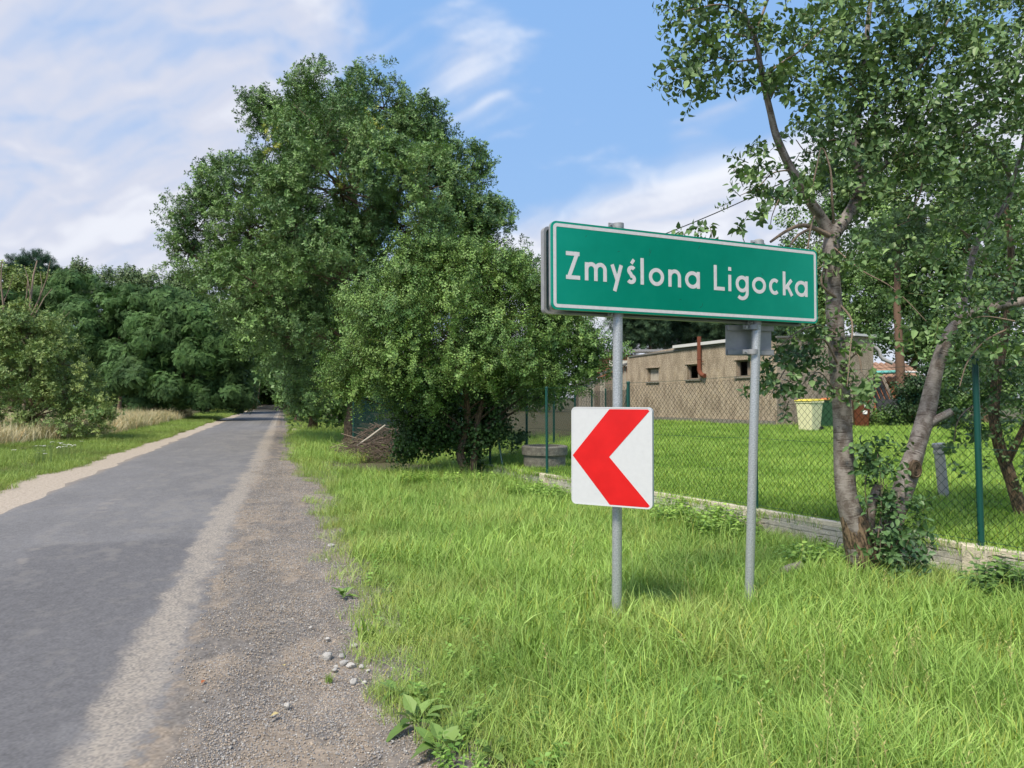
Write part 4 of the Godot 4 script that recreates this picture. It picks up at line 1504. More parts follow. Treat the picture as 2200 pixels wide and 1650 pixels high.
func rock(mb: MB, r: Vector3, seed_: int) -> void:              # a faceted pebble: the hull of a few random points
	var pts := []
	for i in 6:
		for k in 9:
			var th := PI * (i + 0.5) / 6
			var d := Vector3(sin(th) * cos(TAU * k / 9.0), cos(th), sin(th) * sin(TAU * k / 9.0))
			pts.append(d)
	var cuts := []
	for i in 9: cuts.append([rdir(), rng.randf_range(0.55, 0.9)])
	var q := func(d: Vector3):
		var s := 1.0
		for c in cuts:
			var k: float = d.dot(c[0])
			if k > 0.05: s = minf(s, c[1] / k)
		return d * s * r
	var seg := 10
	for i in seg:
		for k in seg * 2:
			var p := []
			for e in [[0, 0], [1, 0], [1, 1], [0, 1]]:
				var th: float = PI * (i + e[0]) / seg
				var ph: float = TAU * (k + e[1]) / (seg * 2)
				p.append(q.call(Vector3(sin(th) * cos(ph), cos(th), sin(th) * sin(ph))))
			if i == 0: mb.tri(p[0], p[2], p[1])
			elif i == seg - 1: mb.tri(p[0], p[3], p[1])
			else: mb.quad(p[0], p[3], p[2], p[1])


# ---------------------------------------------------------------- leaves and trees
func shade_of(lo := 0.75) -> Color:
	var k := rng.randf_range(lo, 1.0)
	return Color(k * rng.randf_range(0.9, 1.0), k, k * rng.randf_range(0.85, 1.0))

func spray(kind: String, seed_: int) -> ArrayMesh:              # a leafy twig that grows along +y
	rng.seed = seed_
	var mb := MB.new()
	var wood := Color(0.438, 0.312, 0.250)
	match kind:
		"plum":
			mb.col = wood
			mb.tube(PackedVector3Array([Vector3.ZERO, Vector3(0.012, 0.08, 0), Vector3(0.0, 0.17, 0.01)]), PackedFloat32Array([0.0035, 0.0028, 0.0018]), 3, false)
			for i in 10:
				var y := 0.02 + 0.016 * i
				var a := i * 2.4 + rng.randf() * 0.6
				var d := Vector3(cos(a), rng.randf_range(0.1, 0.9), sin(a)).normalized()
				mb.col = shade_of(0.7)
				mb.leaf(Vector3(0.008, y, 0.003) + d * 0.012, d, (UP + rv(0.7)).normalized(), rng.randf_range(0.045, 0.066), rng.randf_range(0.015, 0.021), rng.randf_range(0.15, 0.5), rng.randf_range(0.05, 0.4))
		"oak":
			mb.col = wood
			mb.tube(PackedVector3Array([Vector3.ZERO, Vector3(0.01, 0.14, 0), Vector3(0.0, 0.26, 0.01)]), PackedFloat32Array([0.006, 0.005, 0.003]), 3, false)
			for i in 16:
				var y := 0.05 + 0.02 * i if i < 8 else 0.21 + 0.006 * i
				var a := i * 2.4 + rng.randf() * 0.7
				var d := Vector3(cos(a), rng.randf_range(-0.1, 0.9), sin(a)).normalized()
				mb.col = shade_of(0.65)
				mb.leaf_lobed(Vector3(0, y, 0) + d * 0.012, d, (UP + rv(0.6)).normalized(), rng.randf_range(0.09, 0.13), rng.randf_range(0.03, 0.042))
		"small":
			mb.col = wood
			mb.tube(PackedVector3Array([Vector3.ZERO, Vector3(0.02, 0.16, 0), Vector3(0.0, 0.34, 0.02)]), PackedFloat32Array([0.004, 0.003, 0.002]), 3, false)
			for i in 22:
				var y := 0.02 + 0.0155 * i
				var a := i * 2.6 + rng.randf() * 0.8
				var d := Vector3(cos(a), rng.randf_range(0.0, 0.9), sin(a)).normalized()
				mb.col = shade_of(0.65)
				mb.leaf(Vector3(0.01, y, 0.006) + d * 0.02, d, (UP + rv(0.7)).normalized(), rng.randf_range(0.042, 0.062), rng.randf_range(0.014, 0.019), 0.3, 0.2)
		"broad":                                                 # trees further off: bigger, plainer leaves
			for i in 20:
				var y := 0.03 + 0.02 * i
				var a := i * 2.4 + rng.randf() * 0.8
				var d := Vector3(cos(a), rng.randf_range(-0.2, 0.8), sin(a)).normalized()
				mb.col = shade_of(0.6)
				mb.leaf_small(Vector3(0, y, 0) + d * 0.05, d, (UP + rv(0.7)).normalized(), rng.randf_range(0.1, 0.15), rng.randf_range(0.035, 0.05))
		"frond":                                                 # feathered leaves in flat tiers
			for i in 7:
				var a := i * 0.9 + rng.randf() * 0.6
				var d := Vector3(cos(a), rng.randf_range(-0.15, 0.45), sin(a)).normalized()
				var s := d.cross(UP).normalized()
				var p := Vector3(0, 0.05 * i, 0)
				var ln := rng.randf_range(0.24, 0.34)
				mb.col = shade_of(0.65)
				for j in 8:
					var t := (j + 1.0) / 8.0
					var o := p + d * ln * t - Vector3(0, ln * t * t * 0.35, 0)
					for sg in [-1.0, 1.0]:
						mb.leaf_small(o, (s * sg + d * 0.35 + rv(0.15)).normalized(), (UP + rv(0.3)).normalized(), 0.062 * (1.15 - 0.4 * t), 0.017)
		"needle":
			mb.col = wood
			mb.tube(PackedVector3Array([Vector3.ZERO, Vector3(0.0, 0.3, 0)]), PackedFloat32Array([0.008, 0.005]), 3, false)
			for i in 90:
				var y := 0.04 + 0.0031 * i
				var a := i * 2.4
				var d := Vector3(cos(a), rng.randf_range(0.25, 1.1), sin(a)).normalized()
				mb.col = shade_of(0.6)
				mb.leaf_small(Vector3(0, y, 0), d, (UP + rv(0.8)).normalized(), rng.randf_range(0.09, 0.13), 0.0045)
		"ivy":
			for i in 14:
				var a := i * 2.4 + rng.randf() * 0.8
				var d := Vector3(cos(a), rng.randf_range(-0.6, 0.3), sin(a)).normalized()
				mb.col = shade_of(0.6)
				mb.leaf(Vector3(0, 0.02 * i, 0) + d * 0.04, d, (UP * 0.5 + rv(0.5) + Vector3(d.x, 0, d.z)).normalized(), rng.randf_range(0.06, 0.085), rng.randf_range(0.025, 0.035), 0.15, 0.2)
		"weed":
			mb.col = Color(0.875, 1.000, 0.625)
			mb.tube(PackedVector3Array([Vector3.ZERO, Vector3(0.015, 0.1, 0), Vector3(0.0, 0.24, 0.02)]), PackedFloat32Array([0.003, 0.0025, 0.0015]), 3, false)
			for i in 14:
				var y := 0.03 + 0.0155 * i
				var a := (i % 2) * PI + (i / 2) * 1.57 + rng.randf() * 0.3
				var d := Vector3(cos(a), rng.randf_range(0.0, 0.5), sin(a)).normalized()
				mb.col = shade_of(0.75)
				mb.leaf(Vector3(0.01, y, 0.006) + d * 0.008, d, UP, rng.randf_range(0.04, 0.07) * (1.3 - i * 0.04), rng.randf_range(0.013, 0.02), 0.2, 0.3)
	return mb.done()

func cluster(base: ArrayMesh, n: int, radius: float, seed_: int, lift := 0.6) -> ArrayMesh:   # several sprays as one bunch
	rng.seed = seed_
	var src := base.surface_get_arrays(0)
	var mb := MB.new()
	for i in n:
		var d := rdir()
		var o := d * radius * pow(rng.randf(), 0.45)
		var b := axes(d * 0.7 + UP * lift + rv(0.6), rng.randf() * TAU, rng.randf_range(0.8, 1.15))
		var k := rng.randf_range(0.72, 1.0)
		var at := mb.v.size()
		var sv: PackedVector3Array = src[Mesh.ARRAY_VERTEX]
		var sn: PackedVector3Array = src[Mesh.ARRAY_NORMAL]
		var sk: PackedColorArray = src[Mesh.ARRAY_COLOR]
		for j in sv.size():
			mb.v.append(o + b * sv[j])
			mb.n.append((b * sn[j]).normalized())
			mb.c.append(Color(sk[j].r * k, sk[j].g * k, sk[j].b * k))
			mb.uv.append(Vector2.ZERO)
		for j in src[Mesh.ARRAY_INDEX]:
			mb.ix.append(at + j)
	return mb.done()

func tuft(blades: int, hmin: float, hmax: float, spread: float, width: float, curl: float, seed_: int) -> ArrayMesh:
	rng.seed = seed_
	var mb := MB.new()
	for i in blades:
		var a := rng.randf() * TAU
		var r := sqrt(rng.randf()) * spread
		var p := Vector3(cos(a) * r, -0.01, sin(a) * r)
		var la := rng.randf() * TAU
		var ld := Vector3(cos(la), 0, sin(la))
		var h := rng.randf_range(hmin, hmax)
		var c := rng.randf_range(0.15, 1.0) * curl
		var w := width * rng.randf_range(0.6, 1.2)
		var s := Vector3(-ld.z, 0, ld.x).rotated(UP, rng.randf_range(-0.8, 0.8))
		mb.col = shade_of(0.62)
		if rng.randf() < 0.06: mb.col = Color(1.0, 0.78, 0.55)
		var prev := -1
		for k in 4:
			var t := k / 3.0
			var o := p + ld * h * c * t * t + UP * h * (t - c * 0.38 * t * t)
			var tan := (ld * 2 * c * t + UP * (1 - 0.76 * c * t)).normalized()
			var nn := s.cross(tan).normalized()
			if k < 3:
				var ww := w * (1.0 - t * t * 0.6)
				var v0 := mb.vert(o - s * ww, nn)
				mb.vert(o + s * ww, nn)
				if prev >= 0:
					for e in [prev, v0, prev + 1, prev + 1, v0, v0 + 1]: mb.ix.append(e)
				prev = v0
			else:
				var v1 := mb.vert(o, nn)
				for e in [prev, v1, prev + 1]: mb.ix.append(e)
	return mb.done()

# foliage: clumps [centre, radii, copies]; each copy leans outwards and up
func foliage(parent: Node3D, called: String, mesh: ArrayMesh, mat: Material, clumps: Array, sc: Vector2, dark: Color, light: Color, lift := 0.5, power := 0.4, loose := 0.6, per := 1) -> void:
	var s := Scatter.new()
	for c in clumps:
		var tint := rng.randf_range(0.0, 0.7)
		var shrink := 0.85 if per > 1 else 1.0
		for i in maxi(1, int(float(c[2]) / per + 0.5)):
			var d := rdir()
			var o: Vector3 = c[0] + c[1] * d * pow(rng.randf(), power) * shrink
			var y: Vector3 = d * 0.8 + UP * lift + rv(loose)
			var k := dark.lerp(light, clampf(tint + rng.randf_range(-0.15, 0.4), 0, 1))
			s.put(axes(y, rng.randf() * TAU, rng.randf_range(sc.x, sc.y)), o, k)
	multi(called, mesh, mat, s, parent)

# spots within the outer half of the given ellipsoids [centre, radii, number]
func clumps_of(lobes: Array, size: float, flat_: float, each: int) -> Array:
	var out := []
	for l in lobes:
		for i in l[2]:
			var d := rdir()
			if d.y < -0.5 and rng.randf() < 0.5: d.y = -d.y
			var q := rng.randf_range(0.55, 1.0)
			var r := size * rng.randf_range(0.7, 1.35)
			out.append([l[0] + l[1] * d * q, Vector3(r, r * flat_, r), int(each * rng.randf_range(0.7, 1.3)), l[0]])
	return out

func curve(a: Vector3, b: Vector3, bend: Vector3, n: int) -> PackedVector3Array:
	var p := PackedVector3Array()
	for i in n + 1:
		var t := float(i) / n
		p.append(a.lerp(b, t) + bend * 4.0 * t * (1 - t))
	return p

func taper(r0: float, r1: float, n: int) -> PackedFloat32Array:
	var p := PackedFloat32Array()
	for i in n + 1:
		p.append(lerpf(r0, r1, float(i) / n))
	return p

func limbs(mb: MB, trunk: PackedVector3Array, lobes: Array, clumps: Array, r: float, twig: float) -> void:
	for l in lobes:
		var best := trunk[trunk.size() - 1]
		var cost := 1e9
		for i in range(trunk.size() / 3, trunk.size()):
			var side := Vector2(trunk[i].x - l[0].x, trunk[i].z - l[0].z).length()
			var dd := trunk[i].distance_to(l[0]) * 0.3 + absf(trunk[i].y - l[0].y + side * 0.75)
			if dd < cost:
				cost = dd
				best = trunk[i]
		mb.tube(curve(best, l[0], Vector3(0, 0.08, 0) * cost + rv(0.05) * cost, 5), taper(r, r * 0.4, 5), 6, false)
	if twig <= 0.0: return
	for c in clumps:
		var a: Vector3 = c[3]
		mb.tube(curve(a + rv(0.1), c[0], rv(0.1) * a.distance_to(c[0]), 3), taper(twig, twig * 0.3, 3), 4, false)

func tree(called: String, label: String, group: String, foot: Vector3, trunk: Array, tr: float, lobes: Array, size: float, flat_: float, each: int, mesh: ArrayMesh, bark: Material, leaf: Material, sc: Vector2, dark: Color, light: Color, lift := 0.5, twig := 0.012, cat := "tree") -> Node3D:
	var t := thing(called, label, cat, foot, Basis(), group)
	rng.seed = hash(label)
	var clumps := clumps_of(lobes, size, flat_, each)
	var pts := PackedVector3Array()
	for p in trunk: pts.append(p)
	var fine := PackedVector3Array()
	for i in pts.size() - 1:
		for k in 4: fine.append(pts[i].lerp(pts[i + 1], k / 4.0) + (rv(tr * 0.15) if i + k > 0 else Vector3.ZERO))
	fine.append(pts[pts.size() - 1])
	var rr := taper(tr, tr * 0.25, fine.size() - 1)
	rr[0] *= 1.35
	var mb := MB.new()
	mb.tube(fine, rr, 10, false, 0.12, wob)
	obj("trunk", mb.done(), bark, t)
	mb = MB.new()
	limbs(mb, fine, lobes, clumps, tr * 0.24, twig)
	obj("branches", mb.done(), bark, t)
	foliage(t, "crown", mesh, leaf, clumps, sc, dark, light, lift, 0.4, 0.6, 6)
	return t

func V(x: float, y: float, z: float) -> Vector3: return Vector3(x, y, z)

# lobes from the photograph: [px, py, radius px, number], at depth d, with their own spread in depth
func lobes_px(foot: Vector3, d: float, list: Array, deep := 1.0, tall := 1.0) -> Array:
	var out := []
	for l in list:
		var dz: float = (l[4] if l.size() > 4 else 0.0)
		var c := P(l[0], l[1], d + dz) - foot
		var r: float = l[2] * d / F
		out.append([c, Vector3(r, r * tall, r * deep), l[3]])
	return out

func foot_at(px: float, d: float, y := -0.05) -> Vector3:
	var p := P(px, 860, d)
	return Vector3(p.x, y, p.z)


func big_trees() -> void:
	var oak := [cluster(spray("oak", 11), 6, 0.24, 51), spray("oak", 12), cluster(spray("oak", 12), 6, 0.17, 52)]
	var small := cluster(spray("small", 13), 6, 0.17, 53)
	var one_broad := spray("broad", 14)
	var broad := cluster(one_broad, 6, 0.3, 54)
	var frond := cluster(spray("frond", 15), 6, 0.26, 55)
	var needle := cluster(spray("needle", 16), 6, 0.2, 56)
	var ivy := spray("ivy", 17)
	var g_oak_d := Color(0.124, 0.242, 0.094)
	var g_oak_l := Color(0.319, 0.507, 0.165)
	# the oak
	var f := foot_at(755, 23.0, -0.1)
	var t := tree("oak_tree", "large spreading oak with the tallest crown, standing behind the brush pile", "", f,
		[V(0, 0, 0), V(0.1, 1.5, 0), V(0.05, 3.2, 0.1), V(0.35, 5.0, 0), V(0.2, 7.0, 0.1), V(-0.1, 9.6, 0)], 0.27,
		lobes_px(f, 23.0, [[940, 285, 55, 7], [490, 585, 55, 8], [535, 655, 60, 9], [540, 500, 100, 16], [640, 380, 100, 15], [700, 300, 100, 12, -2.0], [900, 400, 100, 14, -2.0], [1010, 500, 70, 9], [600, 560, 90, 12, 1.5], [730, 243, 103, 26], [650, 258, 64, 10], [820, 233, 69, 12], [890, 328, 82, 17], [960, 338, 47, 8], [975, 438, 86, 18], [1010, 358, 30, 4], [1060, 478, 43, 7], [1040, 568, 90, 17], [1110, 568, 34, 6], [590, 308, 73, 14], [560, 243, 26, 4], [500, 408, 69, 13], [430, 408, 37, 5], [420, 488, 51, 7], [405, 543, 39, 5], [460, 568, 64, 9],
			[730, 408, 133, 34, -2.5], [640, 488, 99, 20, -2.5], [860, 488, 107, 22, -2.0], [560, 618, 99, 22, -1.5], [640, 728, 82, 18, -1.5], [560, 705, 60, 10], [740, 598, 116, 24, -2.5], [880, 608, 107, 16], [680, 815, 56, 8], [730, 568, 125, 14, 2.5], [800, 338, 116, 12, 2.5]]),
		0.42, 0.85, 46, oak[0], M.rough_bark, M.leaf, Vector2(0.66, 1.0), g_oak_d, g_oak_l, 0.6, 0.02)
	# yellowing shoots in its crown
	rng.seed = 77
	foliage(t, "yellow_shoots", oak[1], M.leaf, [[P(800, 270, 20.6) - f, V(0.12, 0.5, 0.12), 10], [P(795, 300, 20.6) - f, V(0.1, 0.4, 0.1), 8], [P(872, 350, 20.4) - f, V(0.12, 0.4, 0.1), 9], [P(645, 335, 20.6) - f, V(0.1, 0.2, 0.1), 6], [P(730, 390, 19.8) - f, V(0.15, 0.25, 0.1), 8], [P(590, 300, 21.4) - f, V(0.3, 0.3, 0.2), 14], [P(880, 470, 20.8) - f, V(0.2, 0.4, 0.2), 16]], Vector2(0.6, 0.9), Color(0.443, 0.501, 0.104), Color(0.737, 0.737, 0.147))
	# hornbeam-like bushy tree at the fence corner
	f = foot_at(1000, 14.2, -0.1)
	t = tree("bushy_tree", "bushy small-leaved tree at the fence corner, low and round in front of the oak", "", f,
		[V(0.05, 0, 0), V(-0.12, 0.5, 0), V(0.05, 1.1, 0), V(0, 2.0, 0), V(-0.2, 3.2, 0)], 0.11,
		lobes_px(f, 14.2, [[910, 570, 55, 13], [875, 640, 85, 24], [985, 610, 90, 24], [930, 600, 80, 18], [1060, 640, 85, 20], [1130, 690, 95, 22], [1215, 730, 75, 15], [1270, 755, 45, 8], [1180, 790, 70, 12], [1280, 790, 28, 4], [785, 690, 62, 13], [760, 640, 32, 5], [775, 780, 60, 12], [840, 760, 110, 28, -0.6], [960, 740, 120, 30, -0.8], [1060, 770, 100, 22, -0.6], [880, 840, 75, 14, -0.3], [1000, 830, 85, 12], [745, 845, 45, 7], [1100, 830, 60, 8], [940, 700, 130, 14, 1.0], [1080, 720, 120, 12, 1.0]]),
		0.24, 0.85, 34, small, M.rough_bark, M.leaf, Vector2(0.62, 1.15), Color(0.12, 0.25, 0.07), Color(0.36, 0.55, 0.15), 0.5, 0.008)
	var mb := MB.new()
	mb.tube(PackedVector3Array([V(0.1, 0, 0), V(0.2, 0.5, 0.05), V(0.25, 1.2, 0.0), V(0.5, 2.0, 0)]), PackedFloat32Array([0.09, 0.07, 0.06, 0.04]), 8, false, 0.1, wob)
	obj("trunk", mb.done(), M.rough_bark, t)
	rng.seed = 5
	t = thing("ivy_bush", "dark ivy climbing over the foot of the bushy tree at the fence corner", "ivy", f)
	var iv := []
	for q in [[905, 900, 60, 14], [960, 920, 70, 16], [1040, 880, 50, 10], [1075, 930, 40, 9], [1020, 950, 50, 10], [930, 960, 55, 12], [880, 960, 40, 8], [1045, 960, 40, 8]]:
		iv.append_array(clumps_of([[P(q[0], q[1], 14.4 if q[0] > 900 else 14.8) - f, Vector3.ONE * q[2] * 14.4 / F, q[3]]], 0.14, 1.0, 13))
	foliage(t, "leaves", ivy, M.leaf, iv, Vector2(0.7, 1.1), Color(0.052, 0.111, 0.037), Color(0.111, 0.206, 0.059), 0.1)

	# left side: robinias at the wood's edge
	var rd := Color(0.075, 0.15, 0.052)
	var rl := Color(0.17, 0.32, 0.105)
	var rob := [
		[392, 46, "robinia with tiered feathery branches nearest the road on the left", [[395, 682, 48, 9], [340, 732, 57, 10], [440, 732, 52, 9], [390, 762, 70, 12], [300, 782, 44, 7], [470, 772, 48, 8], [330, 802, 66, 10], [420, 812, 79, 13], [300, 842, 44, 6], [480, 852, 44, 7], [390, 872, 74, 10], [360, 642, 30, 4]]],
		[255, 57, "broad robinia at the middle of the wood's edge, left of the tiered one", [[270, 652, 52, 11], [220, 682, 52, 10], [310, 682, 52, 10], [250, 732, 66, 12], [190, 742, 44, 7], [330, 732, 44, 6], [230, 772, 52, 7], [250, 632, 39, 5]]],
		[135, 60, "robinia behind the dead snag at the left of the wood's edge", [[150, 632, 48, 10], [110, 672, 52, 10], [170, 682, 48, 9], [130, 732, 57, 9], [180, 762, 44, 6], [90, 722, 39, 6]]],
		[25, 58, "robinia at the left edge of the view behind the young oak", [[30, 682, 52, 10], [-20, 702, 61, 10], [60, 722, 48, 8], [20, 762, 52, 8], [-60, 662, 52, 8], [-70, 762, 52, 8]]],
		[445, 64, "slim robinia between the tiered one and the shaded road", [[440, 672, 39, 7], [470, 712, 44, 8], [420, 722, 44, 7], [475, 772, 44, 7], [500, 802, 35, 6], [450, 802, 44, 6]]]]
	for r in rob:
		f = foot_at(r[0], r[1])
		tree("robinia_tree", r[2], "robinias at the edge of the wood", f, [V(0, 0, 0), V(0.15, 3.0, 0), V(-0.1, 5.5, 0), V(0.1, 8.0, 0)], 0.16, lobes_px(f, r[1], r[3], 1.1, 0.8), 0.85, 0.38, 58, frond, M.rough_bark, M.leaf_dull, Vector2(1.15, 1.75), rd, rl, 0.5, 0.02)
	# taller tops behind
	f = foot_at(72, 76.0)
	tree("pine_tree", "tall dark pine whose flat top rises above the wood at far left", "pines", f, [V(0, 0, 0), V(0.2, 8, 0), V(0, 15.6, 0)], 0.22, lobes_px(f, 76, [[45, 575, 12, 4], [80, 567, 14, 5], [70, 587, 19, 6], [105, 597, 12, 4], [60, 612, 19, 5]], 1.0, 0.5), 0.7, 0.45, 24, needle, M.pine_bark, M.leaf_dull, Vector2(2.4, 3.4), Color(0.059, 0.132, 0.088), Color(0.104, 0.206, 0.125), 0.6, 0.04)
	f = foot_at(20, 70.0)
	tree("willow_tree", "yellow-green tree at the far left behind the robinias", "", f, [V(0, 0, 0), V(0.2, 6, 0), V(0, 12, 0)], 0.2, lobes_px(f, 70, [[10, 622, 37, 10], [60, 627, 37, 10], [100, 642, 32, 8], [-40, 622, 45, 8], [40, 662, 54, 9], [120, 622, 19, 4]]), 0.9, 1.3, 30, broad, M.rough_bark, M.leaf, Vector2(1.4, 2.1), Color(0.192, 0.280, 0.073), Color(0.325, 0.427, 0.125), 0.8, 0.03)
	var tips := [[165, 80, [[160, 602, 16, 5], [172, 582, 8, 3], [185, 607, 14, 4], [150, 632, 27, 6]], "feathery treetop left of the middle above the wood"], [282, 82, [[282, 597, 10, 4], [270, 622, 19, 5], [298, 612, 14, 4], [320, 622, 14, 4], [330, 602, 8, 3]], "pale feathery treetop above the middle of the wood"], [395, 74, [[395, 612, 19, 6], [378, 622, 18, 5], [410, 602, 12, 4], [400, 642, 25, 6], [425, 642, 16, 4]], "pale grey-green treetop left of the oak's lowest branches"], [220, 84, [[215, 612, 18, 5], [235, 597, 8, 3], [205, 627, 21, 5]], "small treetop between two feathery tops over the wood"]]
	for r in tips:
		f = foot_at(r[0], r[1])
		tree("background_tree", r[3], "treetops behind the robinias", f, [V(0, 0, 0), V(0.1, 7, 0), V(0, 14, 0)], 0.15, lobes_px(f, r[1], r[2], 1.0, 1.3), 0.7, 1.1, 22, broad, M.rough_bark, M.leaf, Vector2(1.3, 1.9), Color(0.147, 0.236, 0.104), Color(0.280, 0.384, 0.192), 0.9, 0.03)
	# young oak by the road
	f = foot_at(68, 23.5, 0.0)
	tree("young_oak", "young round oak with low branches on the left verge, before the dry field", "", f, [V(0, 0, 0), V(0.03, 0.8, 0), V(-0.1, 2, 0), V(0, 3.6, 0)], 0.12,
		lobes_px(f, 23.5, [[50, 715, 55, 12], [100, 720, 45, 9], [10, 740, 60, 12], [70, 780, 80, 18], [130, 780, 60, 12], [0, 820, 80, 14], [150, 850, 55, 10], [90, 860, 70, 14], [200, 880, 38, 6], [215, 905, 20, 3], [160, 910, 35, 5], [20, 880, 60, 10], [-60, 780, 80, 12], [-60, 880, 60, 8], [40, 925, 40, 4], [110, 930, 35, 3]]),
		0.27, 0.8, 20, oak[2], M.rough_bark, M.leaf, Vector2(0.65, 1.05), Color(0.19, 0.33, 0.11), Color(0.5, 0.62, 0.21), 0.55, 0.012)
	# dead snag behind it
	rng.seed = 8
	f = foot_at(55, 29.0)
	t = thing("dead_tree", "bare dead tree with pale upright branches behind the young oak", "tree", f)
	mb = MB.new()
	for s in [[[52, 900], [50, 760], [62, 690], [66, 640], [72, 590], [80, 560], 0.07], [[62, 690], [85, 640], [100, 600], [108, 560], 0.035], [[62, 700], [80, 668], [95, 640], [112, 620], 0.03], [[50, 760], [48, 690], [58, 630], [60, 590], 0.035], [[60, 720], [95, 705], [130, 690], [150, 670], 0.022], [[66, 640], [60, 600], [52, 570], 0.02], [[100, 720], [125, 690], [140, 665], 0.018], [[0, 720], [8, 660], [2, 610], [4, 560], 0.05], [[4, 660], [20, 620], [28, 590], 0.02], [[85, 640], [90, 610], [86, 585], 0.016]]:
		var r0: float = s[s.size() - 1]
		var pts := PackedVector3Array()
		for i in s.size() - 1: pts.append(P(s[i][0], s[i][1], 29.0 + rng.randf_range(-0.3, 0.3)) - f)
		mb.tube(pts, taper(r0, r0 * 0.35, pts.size() - 1), 6, false)
	obj("branches", mb.done(), M.dead_bark, t)

	# both sides of the shaded stretch of road
	var hd := g_oak_d
	var hl := g_oak_l
	var hedge := [
		[672, 31, "dense tree behind the oak at the near end of the right-hand roadside row", [[640, 600, 100, 12], [660, 700, 90, 14], [680, 790, 80, 12], [720, 760, 70, 9], [690, 850, 50, 8], [740, 850, 45, 6], [668, 832, 45, 6]]],
		[640, 44, "second tree of the right-hand roadside row beyond the oak", [[620, 650, 80, 14], [640, 740, 70, 12], [662, 808, 50, 8], [640, 850, 35, 5], [560, 660, 60, 8], [540, 720, 45, 6], [690, 700, 80, 8]]],
		[622, 58, "third tree of the right-hand roadside row beyond the oak", [[590, 690, 60, 12], [600, 760, 45, 10], [638, 806, 34, 7], [640, 845, 26, 5], [560, 730, 45, 8], [545, 770, 32, 5]]],
		[616, 76, "fourth tree of the right-hand roadside row, arching over the dark road", [[570, 730, 45, 9], [555, 752, 32, 7], [592, 762, 26, 6], [628, 832, 20, 5], [575, 700, 40, 6]]],
		[520, 70, "first tree at the left of the shaded road, over pale thin stems", [[510, 740, 40, 8], [490, 790, 36, 7], [525, 790, 30, 6], [500, 690, 45, 7], [470, 830, 36, 5], [500, 845, 30, 5]]],
		[545, 92, "second tree at the left of the shaded road, closing the tunnel of leaves", [[530, 785, 26, 8], [560, 752, 26, 6], [582, 752, 26, 6], [530, 820, 22, 5], [560, 735, 40, 6], [604, 754, 26, 6]]],
		[612, 105, "far tree at the right end of the shaded road", [[597, 762, 20, 6], [624, 815, 16, 6], [626, 845, 14, 5], [585, 750, 24, 5]]]]
	for r in hedge:
		f = foot_at(r[0], r[1])
		tree("roadside_tree", r[2], "trees along the shaded road", f, [V(0, 0, 0), V(0.2, 2.5, 0), V(0, 5, 0), V(0, 9, 0)], 0.18, lobes_px(f, r[1], r[3]), 0.75, 0.9, 30, broad, M.rough_bark, M.leaf, Vector2(1.1, 1.7), hd, hl, 0.4, 0.02)
	rng.seed = 6
	t = thing("thin_birch", "thin pale leaning stem at the left mouth of the shaded road", "tree", foot_at(549, 88))
	mb = MB.new()
	mb.tube(PackedVector3Array([V(0, 0, 0), V(0.35, 1.5, 0), V(0.6, 3.4, 0.1), V(0.75, 5.4, 0)]), taper(0.08, 0.04, 3), 6, false)
	obj("trunk", mb.done(), M.dead_bark, t)
	foliage(t, "crown", one_broad, M.leaf, [[V(0.8, 5.6, 0), V(1.2, 1.0, 1.2), 50]], Vector2(1.1, 1.6), hd, hl)
	# the mass of wood behind
	rng.seed = 99
	var s := Scatter.new()
	var w := Node3D.new()
	w.name = "woodland"
	add_child(w)
	tag(w, "dark mass of trees filling the wood behind the robinias and round the end of the road", "woodland", "", "stuff")
	mb = MB.new()
	for i in 650:
		var u := rng.randf_range(52.0, 210.0)
		var v := rng.randf_range(-95.0, -7.0) if i % 3 else rng.randf_range(4.0, 34.0)
		if v > 0 and u < 70: continue
		if u > 150 and i % 2: v = rng.randf_range(-14.0, 10.0)
		if u < 150 and v > -8.0 and v < 3.0: continue
		var p := from_uv(u, v, 0)
		if v < 0 and -p.z < 62.0 + absf(v) * 0.1: continue
		var hh := rng.randf_range(5.0, 7.8)
		if i % 4 == 0: mb.tube(PackedVector3Array([p - V(0, 0.2, 0), p + V(rng.randf_range(-0.3, 0.3), hh, 0)]), PackedFloat32Array([0.14, 0.05]), 5, false)
		for k in 4:
			var c := p + V(rng.randf_range(-2.2, 2.2), hh * rng.randf_range(0.12, 1.0), rng.randf_range(-2.2, 2.2))
			s.put(axes(UP + rv(0.9), rng.randf() * TAU, rng.randf_range(3.2, 5.0)), c, rd.lerp(rl, rng.randf()))
	for i in 2000:                                             # the canopy that meets over the road and the wood at its bend
		var u := rng.randf_range(84.0, 215.0)
		var v := rng.randf_range(-13.0, 9.0)
		var low := 4.4 if u < 165.0 and v > -5.2 and v < 1.4 else 0.5
		var p := from_uv(u, v, rng.randf_range(low, 10.5))
		s.put(axes(UP + rv(0.9), rng.randf() * TAU, rng.randf_range(2.2, 3.6)), p, hd.lerp(hl, rng.randf()))
	multi("crowns", broad, M.leaf_dull, s, w)
	tag(obj("trunks", mb.done(), M.rough_bark, w), "", "", "", "stuff")

	# behind the garden: pines over the outbuilding, leafy trees to the right
	var pd := Color(0.073, 0.140, 0.088)
	var pg := Color(0.140, 0.236, 0.125)
